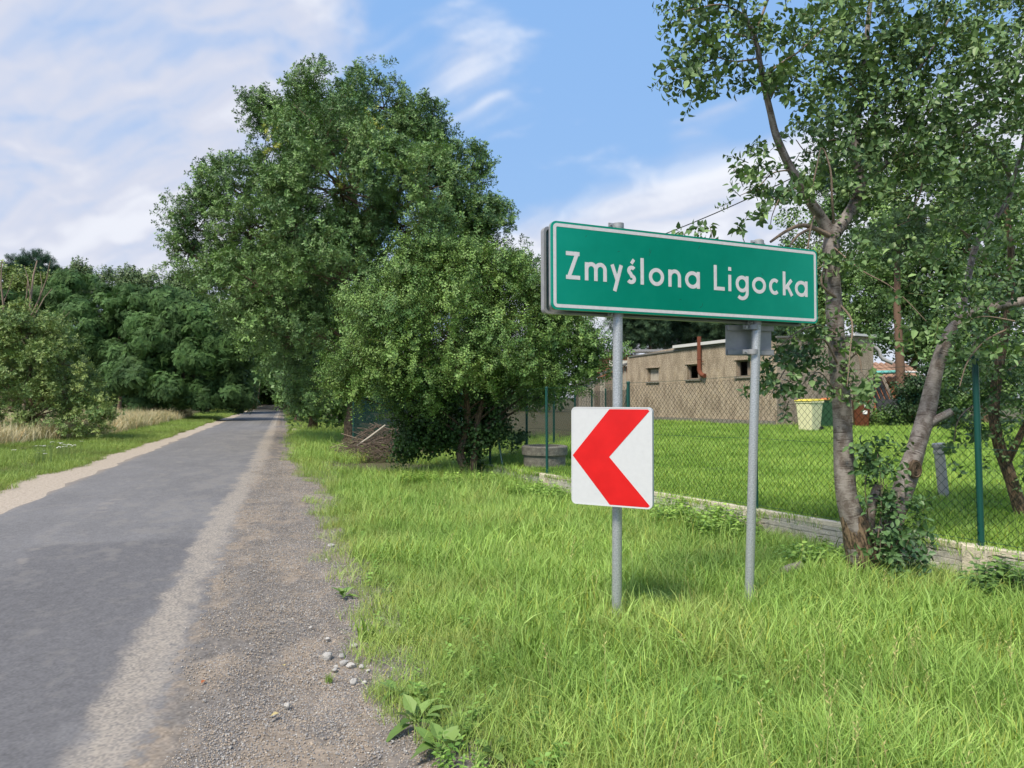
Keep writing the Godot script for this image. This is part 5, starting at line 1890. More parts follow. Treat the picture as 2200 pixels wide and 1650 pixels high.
	for r in [[1395, 58, "reddish-trunked pine behind the outbuilding, just right of the chevron's post", [[1370, 700, 40, 8], [1400, 720, 34, 7], [1360, 730, 26, 4], [1420, 690, 30, 5], [1390, 660, 40, 6], [1350, 690, 30, 4], [1400, 600, 50, 8]]], [1470, 61, "pine behind the middle of the outbuilding, with a slanting bare stem beside it", [[1450, 700, 38, 8], [1480, 715, 34, 7], [1500, 695, 34, 6], [1440, 725, 26, 5], [1470, 650, 40, 7], [1470, 600, 45, 7]]], [1545, 60, "dense pine behind the outbuilding left of the small grey plate", [[1530, 700, 42, 9], [1560, 720, 38, 8], [1520, 725, 30, 5], [1590, 700, 40, 7], [1550, 650, 45, 7], [1545, 600, 45, 7]]], [1640, 60, "pine behind the outbuilding hidden by the green board and plum leaves", [[1630, 690, 45, 8], [1660, 710, 45, 8], [1690, 690, 40, 7], [1640, 640, 50, 7], [1640, 590, 45, 6]]]]:
		f = foot_at(r[0], r[1], 0.3)
		tree("pine_tree", r[2], "pines", f, [V(0, 0, 0), V(0.1, 5, 0), V(0, 11, 0)], 0.2, lobes_px(f, r[1], r[3], 1.0, 0.6), 0.75, 0.5, 26, needle, M.pine_bark, M.leaf_dull, Vector2(2.2, 3.2), pd, pg, 0.5, 0.03)
	var bd := g_oak_d
	var bl := g_oak_l
	for r in [
		[1790, 37, "leafy tree behind the outbuilding, seen between the plum's two trunks", [[1780, 430, 75, 9], [1820, 370, 60, 8], [1760, 520, 70, 8], [1840, 480, 80, 9], [1790, 600, 90, 11], [1850, 620, 80, 10], [1740, 660, 60, 8], [1810, 690, 70, 8], [1760, 710, 40, 5], [1870, 560, 70, 8]]],
		[1960, 34, "tall leafy tree behind the tiled lean-to", [[1950, 420, 90, 11], [2010, 500, 90, 11], [1920, 520, 80, 10], [1980, 600, 100, 13], [1900, 640, 70, 9], [2040, 650, 90, 11], [1960, 700, 80, 10], [2020, 740, 70, 9], [1980, 340, 70, 6], [1880, 700, 45, 6]]],
		[2120, 31, "tall leafy tree at the right edge behind the second plum", [[2110, 400, 100, 11], [2180, 480, 100, 11], [2080, 540, 90, 10], [2150, 620, 100, 13], [2220, 640, 90, 8], [2090, 720, 80, 10], [2170, 750, 80, 10], [2060, 780, 50, 6], [2120, 800, 70, 8], [2210, 800, 60, 5], [2250, 420, 90, 6]]],
		[2330, 28, "leafy tree just outside the right edge of the lawn", [[2300, 500, 110, 8], [2350, 640, 110, 8], [2290, 760, 90, 7], [2380, 420, 100, 5]]]]:
		f = foot_at(r[0], r[1], 0.3)
		tree("leafy_tree", r[2], "leafy trees behind the garden", f, [V(0, 0, 0), V(0.1, 3, 0), V(0.2, 6, 0), V(0, 9.5, 0)], 0.2, lobes_px(f, r[1], r[3]), 0.55, 0.85, 24, broad, M.rough_bark, M.leaf, Vector2(0.9, 1.4), bd, bl, 0.4, 0.018)
	f = Vector3(8.6, 0.1, -0.8)
	tree("leafy_tree", "leafy tree standing right of the viewer beyond the fence, mirrored in the green board", "leafy trees behind the garden", f, [V(0, 0, 0), V(0.1, 2, 0), V(0, 5, 0)], 0.15, [[V(0, 2.2, 0), V(1.6, 1.5, 2.2), 26], [V(0, 4.2, 0), V(1.7, 1.6, 2.3), 26], [V(0.2, 5.8, 0), V(1.3, 1.3, 1.7), 14]], 0.55, 0.85, 24, broad, M.rough_bark, M.leaf, Vector2(0.9, 1.4), bd, bl, 0.4, 0.018)
	f = foot_at(1932, 30.0, 0.4)
	t = thing("pine_tree", "bare reddish pine trunk right of the outbuilding, seen between the plum's trunks", "tree", f, Basis(), "pines")
	mb = MB.new()
	mb.tube(PackedVector3Array([V(0.1, 0, 0), V(0.05, 2.5, 0), V(-0.05, 5, 0), V(0, 8, 0)]), PackedFloat32Array([0.2, 0.18, 0.14, 0.09]), 10, false, 0.1, wob)
	obj("trunk", mb.done(), M.pine_bark, t)
	rng.seed = 12
	foliage(t, "crown", needle, M.leaf_dull, [[V(0.3, 8.2, 0), V(1.2, 0.5, 1.2), 12], [V(-0.6, 7.4, 0), V(1.0, 0.4, 1.0), 10]], Vector2(1.6, 2.3), pd, pg)
	# ivy heap right of the outbuilding, shrubs under the trees
	for r in [[2000, 24.5, "ivy-covered heap beside the tarpaulin at the back of the lawn", [[1960, 850, 40, 9], [2000, 830, 50, 11], [2040, 850, 45, 9], [1985, 880, 35, 8], [2050, 880, 35, 6], [2010, 890, 40, 8], [1940, 890, 24, 5]], Color(0.044, 0.088, 0.037), Color(0.088, 0.163, 0.059)],
		[2090, 22.0, "dark shrub at the back of the lawn beside the green fence post", [[2080, 830, 50, 10], [2120, 860, 45, 9], [2070, 880, 40, 8], [2140, 820, 50, 9], [2190, 850, 60, 9], [2180, 790, 50, 7]], Color(0.066, 0.132, 0.044), Color(0.163, 0.266, 0.073)],
		[1905, 24.8, "low green weeds at the foot of the leaning planks", [[1900, 905, 18, 4], [1925, 900, 18, 4], [1945, 908, 16, 4]], Color(0.104, 0.192, 0.059), Color(0.222, 0.354, 0.088)],
		[2260, 15.0, "shrub at the right edge of the lawn", [[2260, 760, 70, 8], [2290, 860, 70, 8], [2250, 900, 50, 6], [2320, 720, 80, 6]], Color(0.073, 0.147, 0.044), Color(0.192, 0.310, 0.073)]]:
		f = foot_at(r[0], r[1], 0.4)
		rng.seed = hash(r[2])
		t = thing("shrub", r[2], "shrub", f)
		foliage(t, "leaves", ivy, M.leaf, clumps_of(lobes_px(f, r[1], r[3]), 0.2, 0.9, 12), Vector2(0.9, 1.4), r[4], r[5], 0.2)


# ---------------------------------------------------------------- the plums by the fence
func branch(mb: MB, foot: Vector3, pts: Array, sides := 8, lump := 0.06, caps := false) -> PackedVector3Array:   # [px, py, depth, radius]
	var p := PackedVector3Array()
	var r := PackedFloat32Array()
	for q in pts:
		p.append(P(q[0], q[1], q[2]) - foot)
		r.append(q[3] * (0.88 if q[3] < 0.09 else 1.0))
	var fp := PackedVector3Array()
	var fr := PackedFloat32Array()
	for i in p.size() - 1:
		var p0 := p[maxi(i - 1, 0)]
		var p3 := p[mini(i + 2, p.size() - 1)]
		for k in 5:
			var t := k / 5.0
			fp.append(p[i].cubic_interpolate(p[i + 1], p0, p3, t))
			fr.append(lerpf(r[i], r[i + 1], t))
	fp.append(p[p.size() - 1])
	fr.append(r[r.size() - 1])
	mb.tube(fp, fr, sides, caps, lump, wob)
	return fp

func plums() -> void:
	var sp := spray("plum", 31)
	var sp2 := spray("plum", 32)
	var dark := Color(0.08, 0.155, 0.065)
	var light := Color(0.26, 0.4, 0.15)
	rng.seed = 300
	var f := P(1880, 1262, 5.75)
	f.y = 0.0
	var t := thing("plum_tree", "old two-trunked plum tree in the verge before the fence, hung with green fruit", "tree", f)
	var mb := MB.new()
	branch(mb, f, [[1872, 1290, 5.74, 0.2], [1862, 1240, 5.72, 0.135], [1850, 1190, 5.7, 0.112], [1836, 1130, 5.68, 0.095], [1818, 1060, 5.68, 0.088], [1812, 960, 5.68, 0.083], [1809, 880, 5.68, 0.08], [1802, 800, 5.66, 0.077], [1795, 700, 5.64, 0.074], [1788, 600, 5.62, 0.07], [1786, 530, 5.6, 0.072], [1789, 490, 5.6, 0.06]], 18, 0.1)
	obj("trunk", mb.done(), M.plum_bark, t).set_meta("label", "upright grey-brown left trunk forking above the green board")
	mb = MB.new()
	branch(mb, f, [[1885, 1290, 5.78, 0.19], [1890, 1235, 5.76, 0.125], [1902, 1165, 5.78, 0.095], [1925, 1095, 5.8, 0.086], [1950, 1022, 5.85, 0.088], [1972, 950, 5.9, 0.08], [1993, 880, 5.95, 0.078], [2010, 800, 6.0, 0.066], [2030, 740, 6.0, 0.06], [2058, 694, 6.0, 0.055], [2110, 668, 5.9, 0.05], [2160, 655, 5.8, 0.048], [2230, 640, 5.7, 0.042], [2330, 600, 5.6, 0.03]], 18, 0.1)
	obj("trunk", mb.done(), M.plum_bark, t).set_meta("label", "leaning right trunk with a sawn stub and a knot")
	mb = MB.new()
	branch(mb, f, [[1873, 1300, 5.74, 0.235], [1864, 1255, 5.72, 0.165], [1853, 1195, 5.7, 0.122], [1838, 1135, 5.68, 0.101], [1826, 1095, 5.68, 0.085]], 22, 0.26)
	branch(mb, f, [[1890, 1300, 5.8, 0.22], [1895, 1240, 5.78, 0.145], [1905, 1170, 5.78, 0.102], [1918, 1120, 5.8, 0.082]], 22, 0.26)
	obj("rough_base", mb.done(), M.rough_bark, t)
	mb = MB.new()
	branch(mb, f, [[1872, 1270, 5.66, 0.11], [1868, 1160, 5.68, 0.05], [1872, 1095, 5.68, 0.042], [1886, 1042, 5.68, 0.036]], 12, 0.12, true)
	obj("stump", mb.done(), M.plum_bark, t)
	mb = MB.new()
	branch(mb, f, [[1996, 912, 5.92, 0.045], [2016, 899, 5.88, 0.038], [2046, 884, 5.84, 0.036]], 12, 0.05, true)
	obj("sawn_stub", mb.done(), M.plum_bark, t)
	mb = MB.new()
	var kc := P(1966, 1008, 5.76) - f
	for k in 3:
		var rp := PackedVector3Array()
		var rr := PackedFloat32Array()
		for i in 15:
			var a := TAU * i / 14.0
			rp.append(kc + look.x * cos(a) * (0.052 - 0.016 * k) + Vector3(0, sin(a) * (0.062 - 0.018 * k), 0.004 * k - 0.02 * cos(a)))
			rr.append(0.016 - 0.003 * k)
		mb.tube(rp, rr, 8, false, 0.2, wob)
	obj("knot", mb.done(), M.rough_bark, t)
	mb = MB.new()
	var A := [
		[[1788, 508, 5.6, 0.06], [1765, 470, 5.58, 0.05], [1742, 435, 5.5, 0.043], [1715, 390, 5.45, 0.039], [1690, 345, 5.4, 0.035], [1667, 290, 5.35, 0.031], [1655, 240, 5.3, 0.027], [1641, 180, 5.25, 0.025], [1632, 130, 5.2, 0.022], [1622, 80, 5.2, 0.019], [1600, 30, 5.2, 0.015], [1580, -40, 5.2, 0.011]],
		[[1794, 500, 5.6, 0.062], [1818, 468, 5.62, 0.056], [1840, 430, 5.65, 0.05], [1848, 390, 5.7, 0.045], [1840, 340, 5.8, 0.04], [1838, 280, 5.9, 0.034], [1850, 200, 6.0, 0.03], [1860, 100, 6.0, 0.025], [1872, -20, 6.0, 0.02]],
		[[1846, 396, 5.7, 0.04], [1890, 362, 5.75, 0.03], [1960, 320, 5.8, 0.024], [2040, 300, 5.8, 0.018], [2130, 250, 5.8, 0.012]],
		[[2058, 694, 6.0, 0.045], [2076, 620, 6.1, 0.032], [2100, 520, 6.2, 0.028], [2160, 440, 6.2, 0.024], [2172, 390, 6.2, 0.022], [2140, 330, 6.1, 0.018], [2090, 290, 6.0, 0.013]],
		[[1840, 300, 5.9, 0.025], [1900, 220, 5.9, 0.02], [1980, 140, 5.9, 0.015], [2040, 40, 5.9, 0.01]],
		[[2172, 400, 6.2, 0.02], [2200, 300, 6.1, 0.016], [2210, 150, 6.0, 0.012]]]
	for b in A: branch(mb, f, b, 10)
	obj("limb", mb.done(), M.plum_bark, t)
	mb = MB.new()
	var B := [
		[[1622, 78, 5.2, 0.014], [1642, 20, 5.2, 0.011], [1662, -30, 5.2, 0.008]], [[1640, 172, 5.25, 0.014], [1660, 150, 5.2, 0.012], [1690, 128, 5.15, 0.009], [1720, 108, 5.1, 0.007], [1770, 60, 5.1, 0.005]],
		[[1632, 125, 5.2, 0.009], [1580, 132, 5.1, 0.006], [1535, 125, 5.1, 0.005], [1490, 150, 5.05, 0.004], [1440, 147, 5.0, 0.003]], [[1620, 85, 5.2, 0.008], [1570, 72, 5.1, 0.006], [1530, 90, 5.1, 0.004], [1490, 110, 5.1, 0.003]],
		[[1600, 32, 5.2, 0.009], [1550, 10, 5.1, 0.007], [1490, 20, 5.1, 0.005], [1455, 30, 5.1, 0.003]], [[1650, 225, 5.3, 0.006], [1685, 165, 5.25, 0.005], [1730, 180, 5.2, 0.004]],
		[[1787, 510, 5.58, 0.026], [1752, 492, 5.5, 0.022], [1722, 484, 5.45, 0.019], [1690, 496, 5.4, 0.015], [1655, 520, 5.38, 0.011]], [[1745, 490, 5.48, 0.016], [1715, 505, 5.42, 0.012], [1696, 530, 5.4, 0.008]],
		[[1750, 465, 5.5, 0.01], [1742, 490, 5.4, 0.008], [1735, 535, 5.4, 0.006]], [[1792, 480, 5.55, 0.013], [1788, 430, 5.45, 0.011], [1785, 370, 5.4, 0.009], [1772, 325, 5.4, 0.007], [1763, 318, 5.4, 0.004]], [[1735, 440, 5.45, 0.01], [1750, 380, 5.4, 0.008], [1763, 318, 5.4, 0.005]],
		[[1700, 365, 5.42, 0.008], [1660, 372, 5.35, 0.006], [1630, 400, 5.3, 0.005], [1590, 420, 5.3, 0.003]], [[1720, 400, 5.45, 0.008], [1680, 420, 5.35, 0.006], [1660, 460, 5.3, 0.004], [1655, 488, 5.3, 0.003]], [[1660, 380, 5.35, 0.005], [1600, 380, 5.3, 0.004], [1575, 365, 5.3, 0.003]],
		[[1803, 790, 5.62, 0.012], [1770, 730, 5.5, 0.009], [1730, 745, 5.4, 0.007], [1690, 790, 5.35, 0.005], [1655, 850, 5.3, 0.003]], [[1800, 720, 5.6, 0.01], [1760, 700, 5.5, 0.008], [1710, 715, 5.4, 0.006], [1670, 750, 5.35, 0.004]], [[1800, 850, 5.6, 0.008], [1760, 800, 5.5, 0.006], [1720, 830, 5.4, 0.004]], [[1806, 800, 5.6, 0.01], [1840, 760, 5.5, 0.007], [1852, 800, 5.45, 0.004]],
		[[1797, 640, 5.58, 0.014], [1765, 610, 5.5, 0.01], [1775, 560, 5.5, 0.007]], [[1800, 650, 5.6, 0.012], [1830, 690, 5.5, 0.009], [1826, 760, 5.45, 0.006], [1820, 830, 5.42, 0.004]],
		[[2230, 672, 5.6, 0.012], [2180, 700, 5.6, 0.01], [2120, 730, 5.6, 0.009], [2080, 775, 5.6, 0.007], [2062, 830, 5.6, 0.005]], [[2180, 690, 5.5, 0.008], [2110, 680, 5.5, 0.006], [2050, 700, 5.5, 0.004]], [[1790, 530, 5.55, 0.008], [1850, 580, 5.4, 0.006], [1920, 620, 5.35, 0.005], [1990, 690, 5.3, 0.003]],
		[[1840, 330, 5.8, 0.012], [1790, 300, 5.7, 0.008], [1740, 330, 5.6, 0.005], [1710, 300, 5.6, 0.004]], [[2100, 520, 6.2, 0.01], [2040, 480, 6.0, 0.007], [1970, 470, 5.9, 0.005], [1900, 500, 5.8, 0.004]], [[1960, 320, 5.8, 0.01], [1980, 400, 5.7, 0.007], [1950, 470, 5.6, 0.004]], [[1850, 200, 6.0, 0.012], [1790, 150, 5.9, 0.008], [1750, 120, 5.8, 0.005]],
		[[1788, 560, 5.6, 0.012], [1700, 600, 5.5, 0.008], [1620, 560, 5.45, 0.005], [1588, 485, 5.4, 0.003]], [[1700, 600, 5.5, 0.006], [1560, 590, 5.45, 0.005], [1525, 485, 5.4, 0.003]], [[1560, 590, 5.45, 0.004], [1490, 540, 5.42, 0.003], [1470, 500, 5.42, 0.002]]]
	for b in B: branch(mb, f, b, 5, 0.0)
	obj("twigs", mb.done(), M.dead_bark, t)
	# leaves: [px, py, radius px, copies, depth]
	var cl := []
	for q in [[1480, 40, 45, 34, 5.1], [1455, 25, 25, 12, 5.1], [1520, 15, 40, 30, 5.1], [1570, 30, 45, 30, 5.15], [1535, 75, 40, 22, 5.1], [1490, 95, 25, 10, 5.1], [1435, 145, 16, 10, 5.0], [1465, 150, 24, 16, 5.05], [1500, 165, 35, 26, 5.05], [1530, 145, 28, 16, 5.1], [1490, 195, 18, 8, 5.05],
		[1640, 30, 50, 34, 5.2], [1600, 110, 40, 16, 5.15], [1690, 60, 45, 26, 5.2], [1680, 130, 45, 22, 5.15], [1720, 110, 35, 18, 5.1], [1740, 40, 40, 20, 5.2], [1650, 175, 32, 18, 5.2], [1680, 190, 22, 12, 5.2], [1615, 170, 18, 8, 5.2], [1730, 170, 22, 8, 5.2],
		[1590, 375, 16, 6, 5.3], [1620, 350, 18, 8, 5.3], [1650, 340, 26, 16, 5.35], [1630, 390, 24, 8, 5.3], [1600, 420, 26, 12, 5.3], [1660, 430, 30, 14, 5.3], [1640, 445, 22, 8, 5.3], [1690, 400, 26, 10, 5.4], [1720, 310, 24, 12, 5.6], [1755, 270, 28, 16, 5.6], [1735, 230, 22, 10, 5.6], [1765, 200, 26, 14, 5.7], [1740, 400, 24, 8, 5.4],
		[1790, 40, 60, 44, 5.7], [1850, 60, 70, 60, 5.8], [1930, 50, 80, 76, 5.9], [2020, 60, 80, 76, 5.9], [2110, 60, 80, 70, 6.0], [2190, 50, 70, 50, 6.0], [1800, 130, 55, 40, 5.8], [1880, 150, 70, 60, 5.8], [1960, 160, 75, 70, 5.8], [2050, 170, 80, 70, 5.8], [2140, 180, 75, 60, 5.9], [2200, 150, 60, 36, 5.9],
		[1790, 230, 50, 36, 5.8], [1850, 250, 60, 50, 5.8], [1930, 260, 70, 56, 5.7], [2010, 280, 75, 60, 5.6], [2090, 290, 75, 56, 5.6], [2170, 290, 70, 44, 5.8], [1820, 330, 50, 32, 5.7], [1900, 360, 60, 46, 5.6], [1990, 380, 70, 46, 5.6], [2080, 390, 60, 32, 5.8], [2180, 390, 55, 24, 6.0], [1780, 330, 35, 14, 5.6],
		[1850, 440, 40, 18, 5.6], [1930, 450, 50, 22, 5.6], [2010, 480, 55, 22, 5.6], [2100, 490, 50, 16, 5.9], [1900, 520, 40, 10, 5.5], [1980, 570, 45, 12, 5.4], [2060, 580, 45, 12, 5.6], [2150, 570, 50, 14, 5.7], [1930, 620, 35, 9, 5.4], [2000, 670, 45, 14, 5.4], [2060, 660, 40, 14, 5.5], [2130, 660, 40, 12, 5.5], [2180, 620, 40, 10, 5.6], [2070, 740, 40, 12, 5.6], [1960, 720, 26, 6, 5.4], [2120, 760, 40, 10, 5.7], [2180, 720, 40, 10, 5.6],
		[1660, 750, 26, 12, 5.35], [1690, 790, 34, 18, 5.35], [1720, 740, 34, 16, 5.4], [1660, 830, 24, 9, 5.3], [1700, 840, 24, 8, 5.35], [1730, 800, 26, 8, 5.4], [1760, 720, 26, 10, 5.5], [1640, 790, 12, 4, 5.3], [1760, 690, 20, 6, 5.5], [1835, 770, 26, 9, 5.5], [1850, 820, 28, 14, 5.45], [1820, 840, 24, 10, 5.45], [1790, 760, 22, 8, 5.5],
		[1588, 490, 7, 3, 5.4], [1526, 490, 7, 3, 5.4], [1490, 502, 16, 4, 5.42], [1775, 575, 20, 6, 5.5], [1800, 560, 26, 8, 5.55], [1840, 560, 30, 9, 5.5]]:
		var r: float = q[2] * q[4] / F
		cl.append([P(q[0], q[1], q[4]) - f, Vector3(r, r, r * (1.0 if q[2] < 45 else 1.7)), int(q[3] * (0.95 if q[1] < 420 and q[0] > 1770 else (0.5 if q[0] < 1770 and q[1] < 480 else 0.75)) + 0.5)])
	foliage(t, "foliage", sp, M.leaf, cl.slice(0, 45), Vector2(0.7, 1.1), dark, light, 0.1, 0.5)
	foliage(t, "foliage", sp2, M.leaf, cl.slice(45), Vector2(0.7, 1.1), dark, light, 0.1, 0.5)
	# the leaves that show largest, one by one
	var lm := []
	for k in 4:
		mb = MB.new()
		mb.leaf(Vector3.ZERO, Vector3(0, 0, 1), UP, 0.07, 0.022, 0.2 + 0.1 * k, 0.1 + 0.1 * k)
		lm.append(mb.done())
	var lmat := []
	for k in 3:
		var m: StandardMaterial3D = M.leaf.duplicate()
		m.albedo_color = dark.lerp(light, 0.3 + 0.35 * k).linear_to_srgb()
		lmat.append(m)
	for i in 290:
		var c: Array = cl[rng.randi() % cl.size()]
		var o: Vector3 = c[0] + c[1] * rdir() * rng.randf_range(0.7, 1.05)
		o.z += absf(c[1].z) * 0.5
		var l := obj("leaf", lm[i % 4], lmat[rng.randi() % 3], t)
		l.transform = Transform3D(Basis.from_euler(Vector3(rng.randf_range(-0.5, 1.0), rng.randf() * TAU, rng.randf_range(-0.6, 0.6))) * rng.randf_range(0.85, 1.15), o)
	var fm := MB.new()
	blob(fm, Vector3.ZERO, Vector3(0.018, 0.0195, 0.018), 0.03, 6)
	var fruit := fm.done()
	for q in [[1483, 57, 5.0], [1528, 22, 5.0], [1546, 103, 5.05], [1556, 108, 5.05], [1494, 152, 5.0], [1541, 146, 5.05], [1544, 166, 5.0], [1642, 92, 5.1], [1637, 85, 5.1], [1650, 80, 5.1], [1608, 72, 5.1], [1644, 8, 5.1], [1688, 20, 5.1], [1720, 65, 5.05], [1592, 140, 5.1], [1636, 470, 5.25], [1655, 488, 5.25], [1658, 432, 5.25], [1690, 428, 5.3], [1680, 433, 5.3], [1640, 434, 5.25], [1795, 3, 5.4], [1797, 130, 5.4], [1826, 133, 5.4], [1883, 128, 5.4], [1979, 131, 5.4], [2059, 132, 5.4], [2071, 148, 5.4], [1953, 232, 5.4], [1999, 289, 5.3], [1877, 288, 5.3], [2158, 236, 5.4], [2026, 7, 5.4], [2149, 15, 5.5], [2110, 300, 5.4], [1995, 420, 5.4], [2001, 446, 5.4], [1883, 461, 5.3], [1996, 484, 5.4], [1995, 483, 5.4], [2040, 445, 5.4], [1964, 513, 5.3], [1985, 580, 5.2], [1912, 562, 5.2], [2090, 94, 5.5], [2092, 174, 5.5], [1812, 412, 5.4], [1755, 145, 5.2]]:
		var l := obj("fruit", fruit, M.plum_fruit, t)
		l.position = P(q[0], q[1], q[2]) - f
	# shoots and ivy round its foot
	t = thing("ivy_shoots", "leafy shoots and ivy round the foot of the plum tree's two trunks", "ivy", f)
	cl = []
	for q in [[1880, 1010, 24, 7, 5.6], [1900, 1000, 26, 7, 5.65], [1860, 985, 14, 4, 5.6], [1885, 975, 16, 4, 5.6], [1905, 1040, 24, 6, 5.6], [1917, 1080, 22, 5, 5.58], [1902, 1120, 23, 6, 5.55], [1932, 1120, 28, 8, 5.55], [1952, 1080, 22, 4, 5.6], [1892, 1160, 15, 4, 5.5], [1922, 1170, 30, 11, 5.5], [1957, 1150, 25, 7, 5.55], [1912, 1210, 20, 6, 5.5], [1942, 1215, 28, 9, 5.5], [1972, 1195, 23, 6, 5.55], [1947, 1250, 22, 6, 5.45], [1977, 1120, 18, 3, 5.6], [1872, 1120, 11, 2, 5.55], [1922, 1250, 17, 4, 5.45], [1970, 1230, 17, 4, 5.5]]:
		var r: float = q[2] * q[4] / F
		cl.append([P(q[0], q[1], q[4]) - f, Vector3.ONE * r, q[3]])
	rng.seed = 41
	foliage(t, "leaves", sp, M.leaf, cl, Vector2(0.75, 1.1), Color(0.07, 0.15, 0.07), Color(0.16, 0.28, 0.1), 0.3)
	mb = MB.new()
	for i in 16:
		var q: Array = cl[i]
		mb.tube(curve(V(rng.randf_range(-0.1, 0.15), 0.1, 0.1), q[0], rv(0.06), 4), taper(0.006, 0.003, 4), 4, false)
	obj("stems", mb.done(), M.dead_bark, t)

	# the second plum, behind the fence
	rng.seed = 61
	f = P(2215, 1180, 7.3)
	f.y = lawn_y(f.x, 7.3)
	t = thing("plum_tree", "thin plum tree with a dark curved trunk behind the fence at the right edge", "tree", f)
	mb = MB.new()
	branch(mb, f, [[2222, 1200, 7.3, 0.09], [2200, 1120, 7.3, 0.075], [2172, 1030, 7.3, 0.066], [2145, 950, 7.3, 0.062], [2136, 880, 7.3, 0.06], [2144, 800, 7.3, 0.055], [2158, 720, 7.3, 0.05], [2170, 640, 7.3, 0.045], [2172, 540, 7.3, 0.035], [2160, 430, 7.3, 0.025]], 12, 0.12)
	branch(mb, f, [[2160, 1000, 7.3, 0.045], [2185, 950, 7.2, 0.038], [2210, 900, 7.1, 0.032], [2260, 820, 7.1, 0.025]], 8)
	obj("trunk", mb.done(), M.rough_bark, t)
	mb = MB.new()
	for b in [[[2140, 900, 7.3, 0.016], [2100, 870, 7.2, 0.011], [2060, 900, 7.1, 0.007], [2050, 950, 7.1, 0.004]], [[2144, 810, 7.3, 0.016], [2190, 780, 7.2, 0.012], [2215, 740, 7.1, 0.008]], [[2150, 760, 7.3, 0.014], [2110, 720, 7.2, 0.009], [2080, 760, 7.1, 0.005]], [[2136, 930, 7.3, 0.012], [2110, 940, 7.2, 0.008], [2085, 930, 7.15, 0.005]], [[2170, 640, 7.3, 0.02], [2120, 560, 7.2, 0.013], [2070, 500, 7.1, 0.008]]]: branch(mb, f, b, 5, 0.0)
	obj("twigs", mb.done(), M.dead_bark, t)
	cl = []
	for q in [[2060, 860, 34, 8], [2100, 900, 36, 9], [2060, 930, 28, 7], [2110, 960, 30, 6], [2150, 840, 36, 7], [2195, 860, 40, 9], [2195, 940, 36, 8], [2120, 800, 36, 8], [2180, 770, 40, 9], [2080, 790, 32, 7], [2195, 690, 40, 9], [2110, 710, 40, 9], [2060, 560, 50, 10], [2130, 520, 50, 12], [2190, 560, 50, 12], [2150, 620, 40, 8], [2090, 620, 40, 8], [2120, 430, 60, 14], [2190, 450, 50, 12], [2040, 970, 20, 4], [2190, 1010, 30, 5], [2170, 880, 26, 5], [2050, 480, 40, 8]]:
		var r: float = q[2] * 7.2 / F
		cl.append([P(q[0], q[1], 7.2) - f, Vector3.ONE * r, q[3]])
	foliage(t, "foliage", sp2, M.leaf, cl, Vector2(0.85, 1.15), dark, light, 0.1, 0.5)


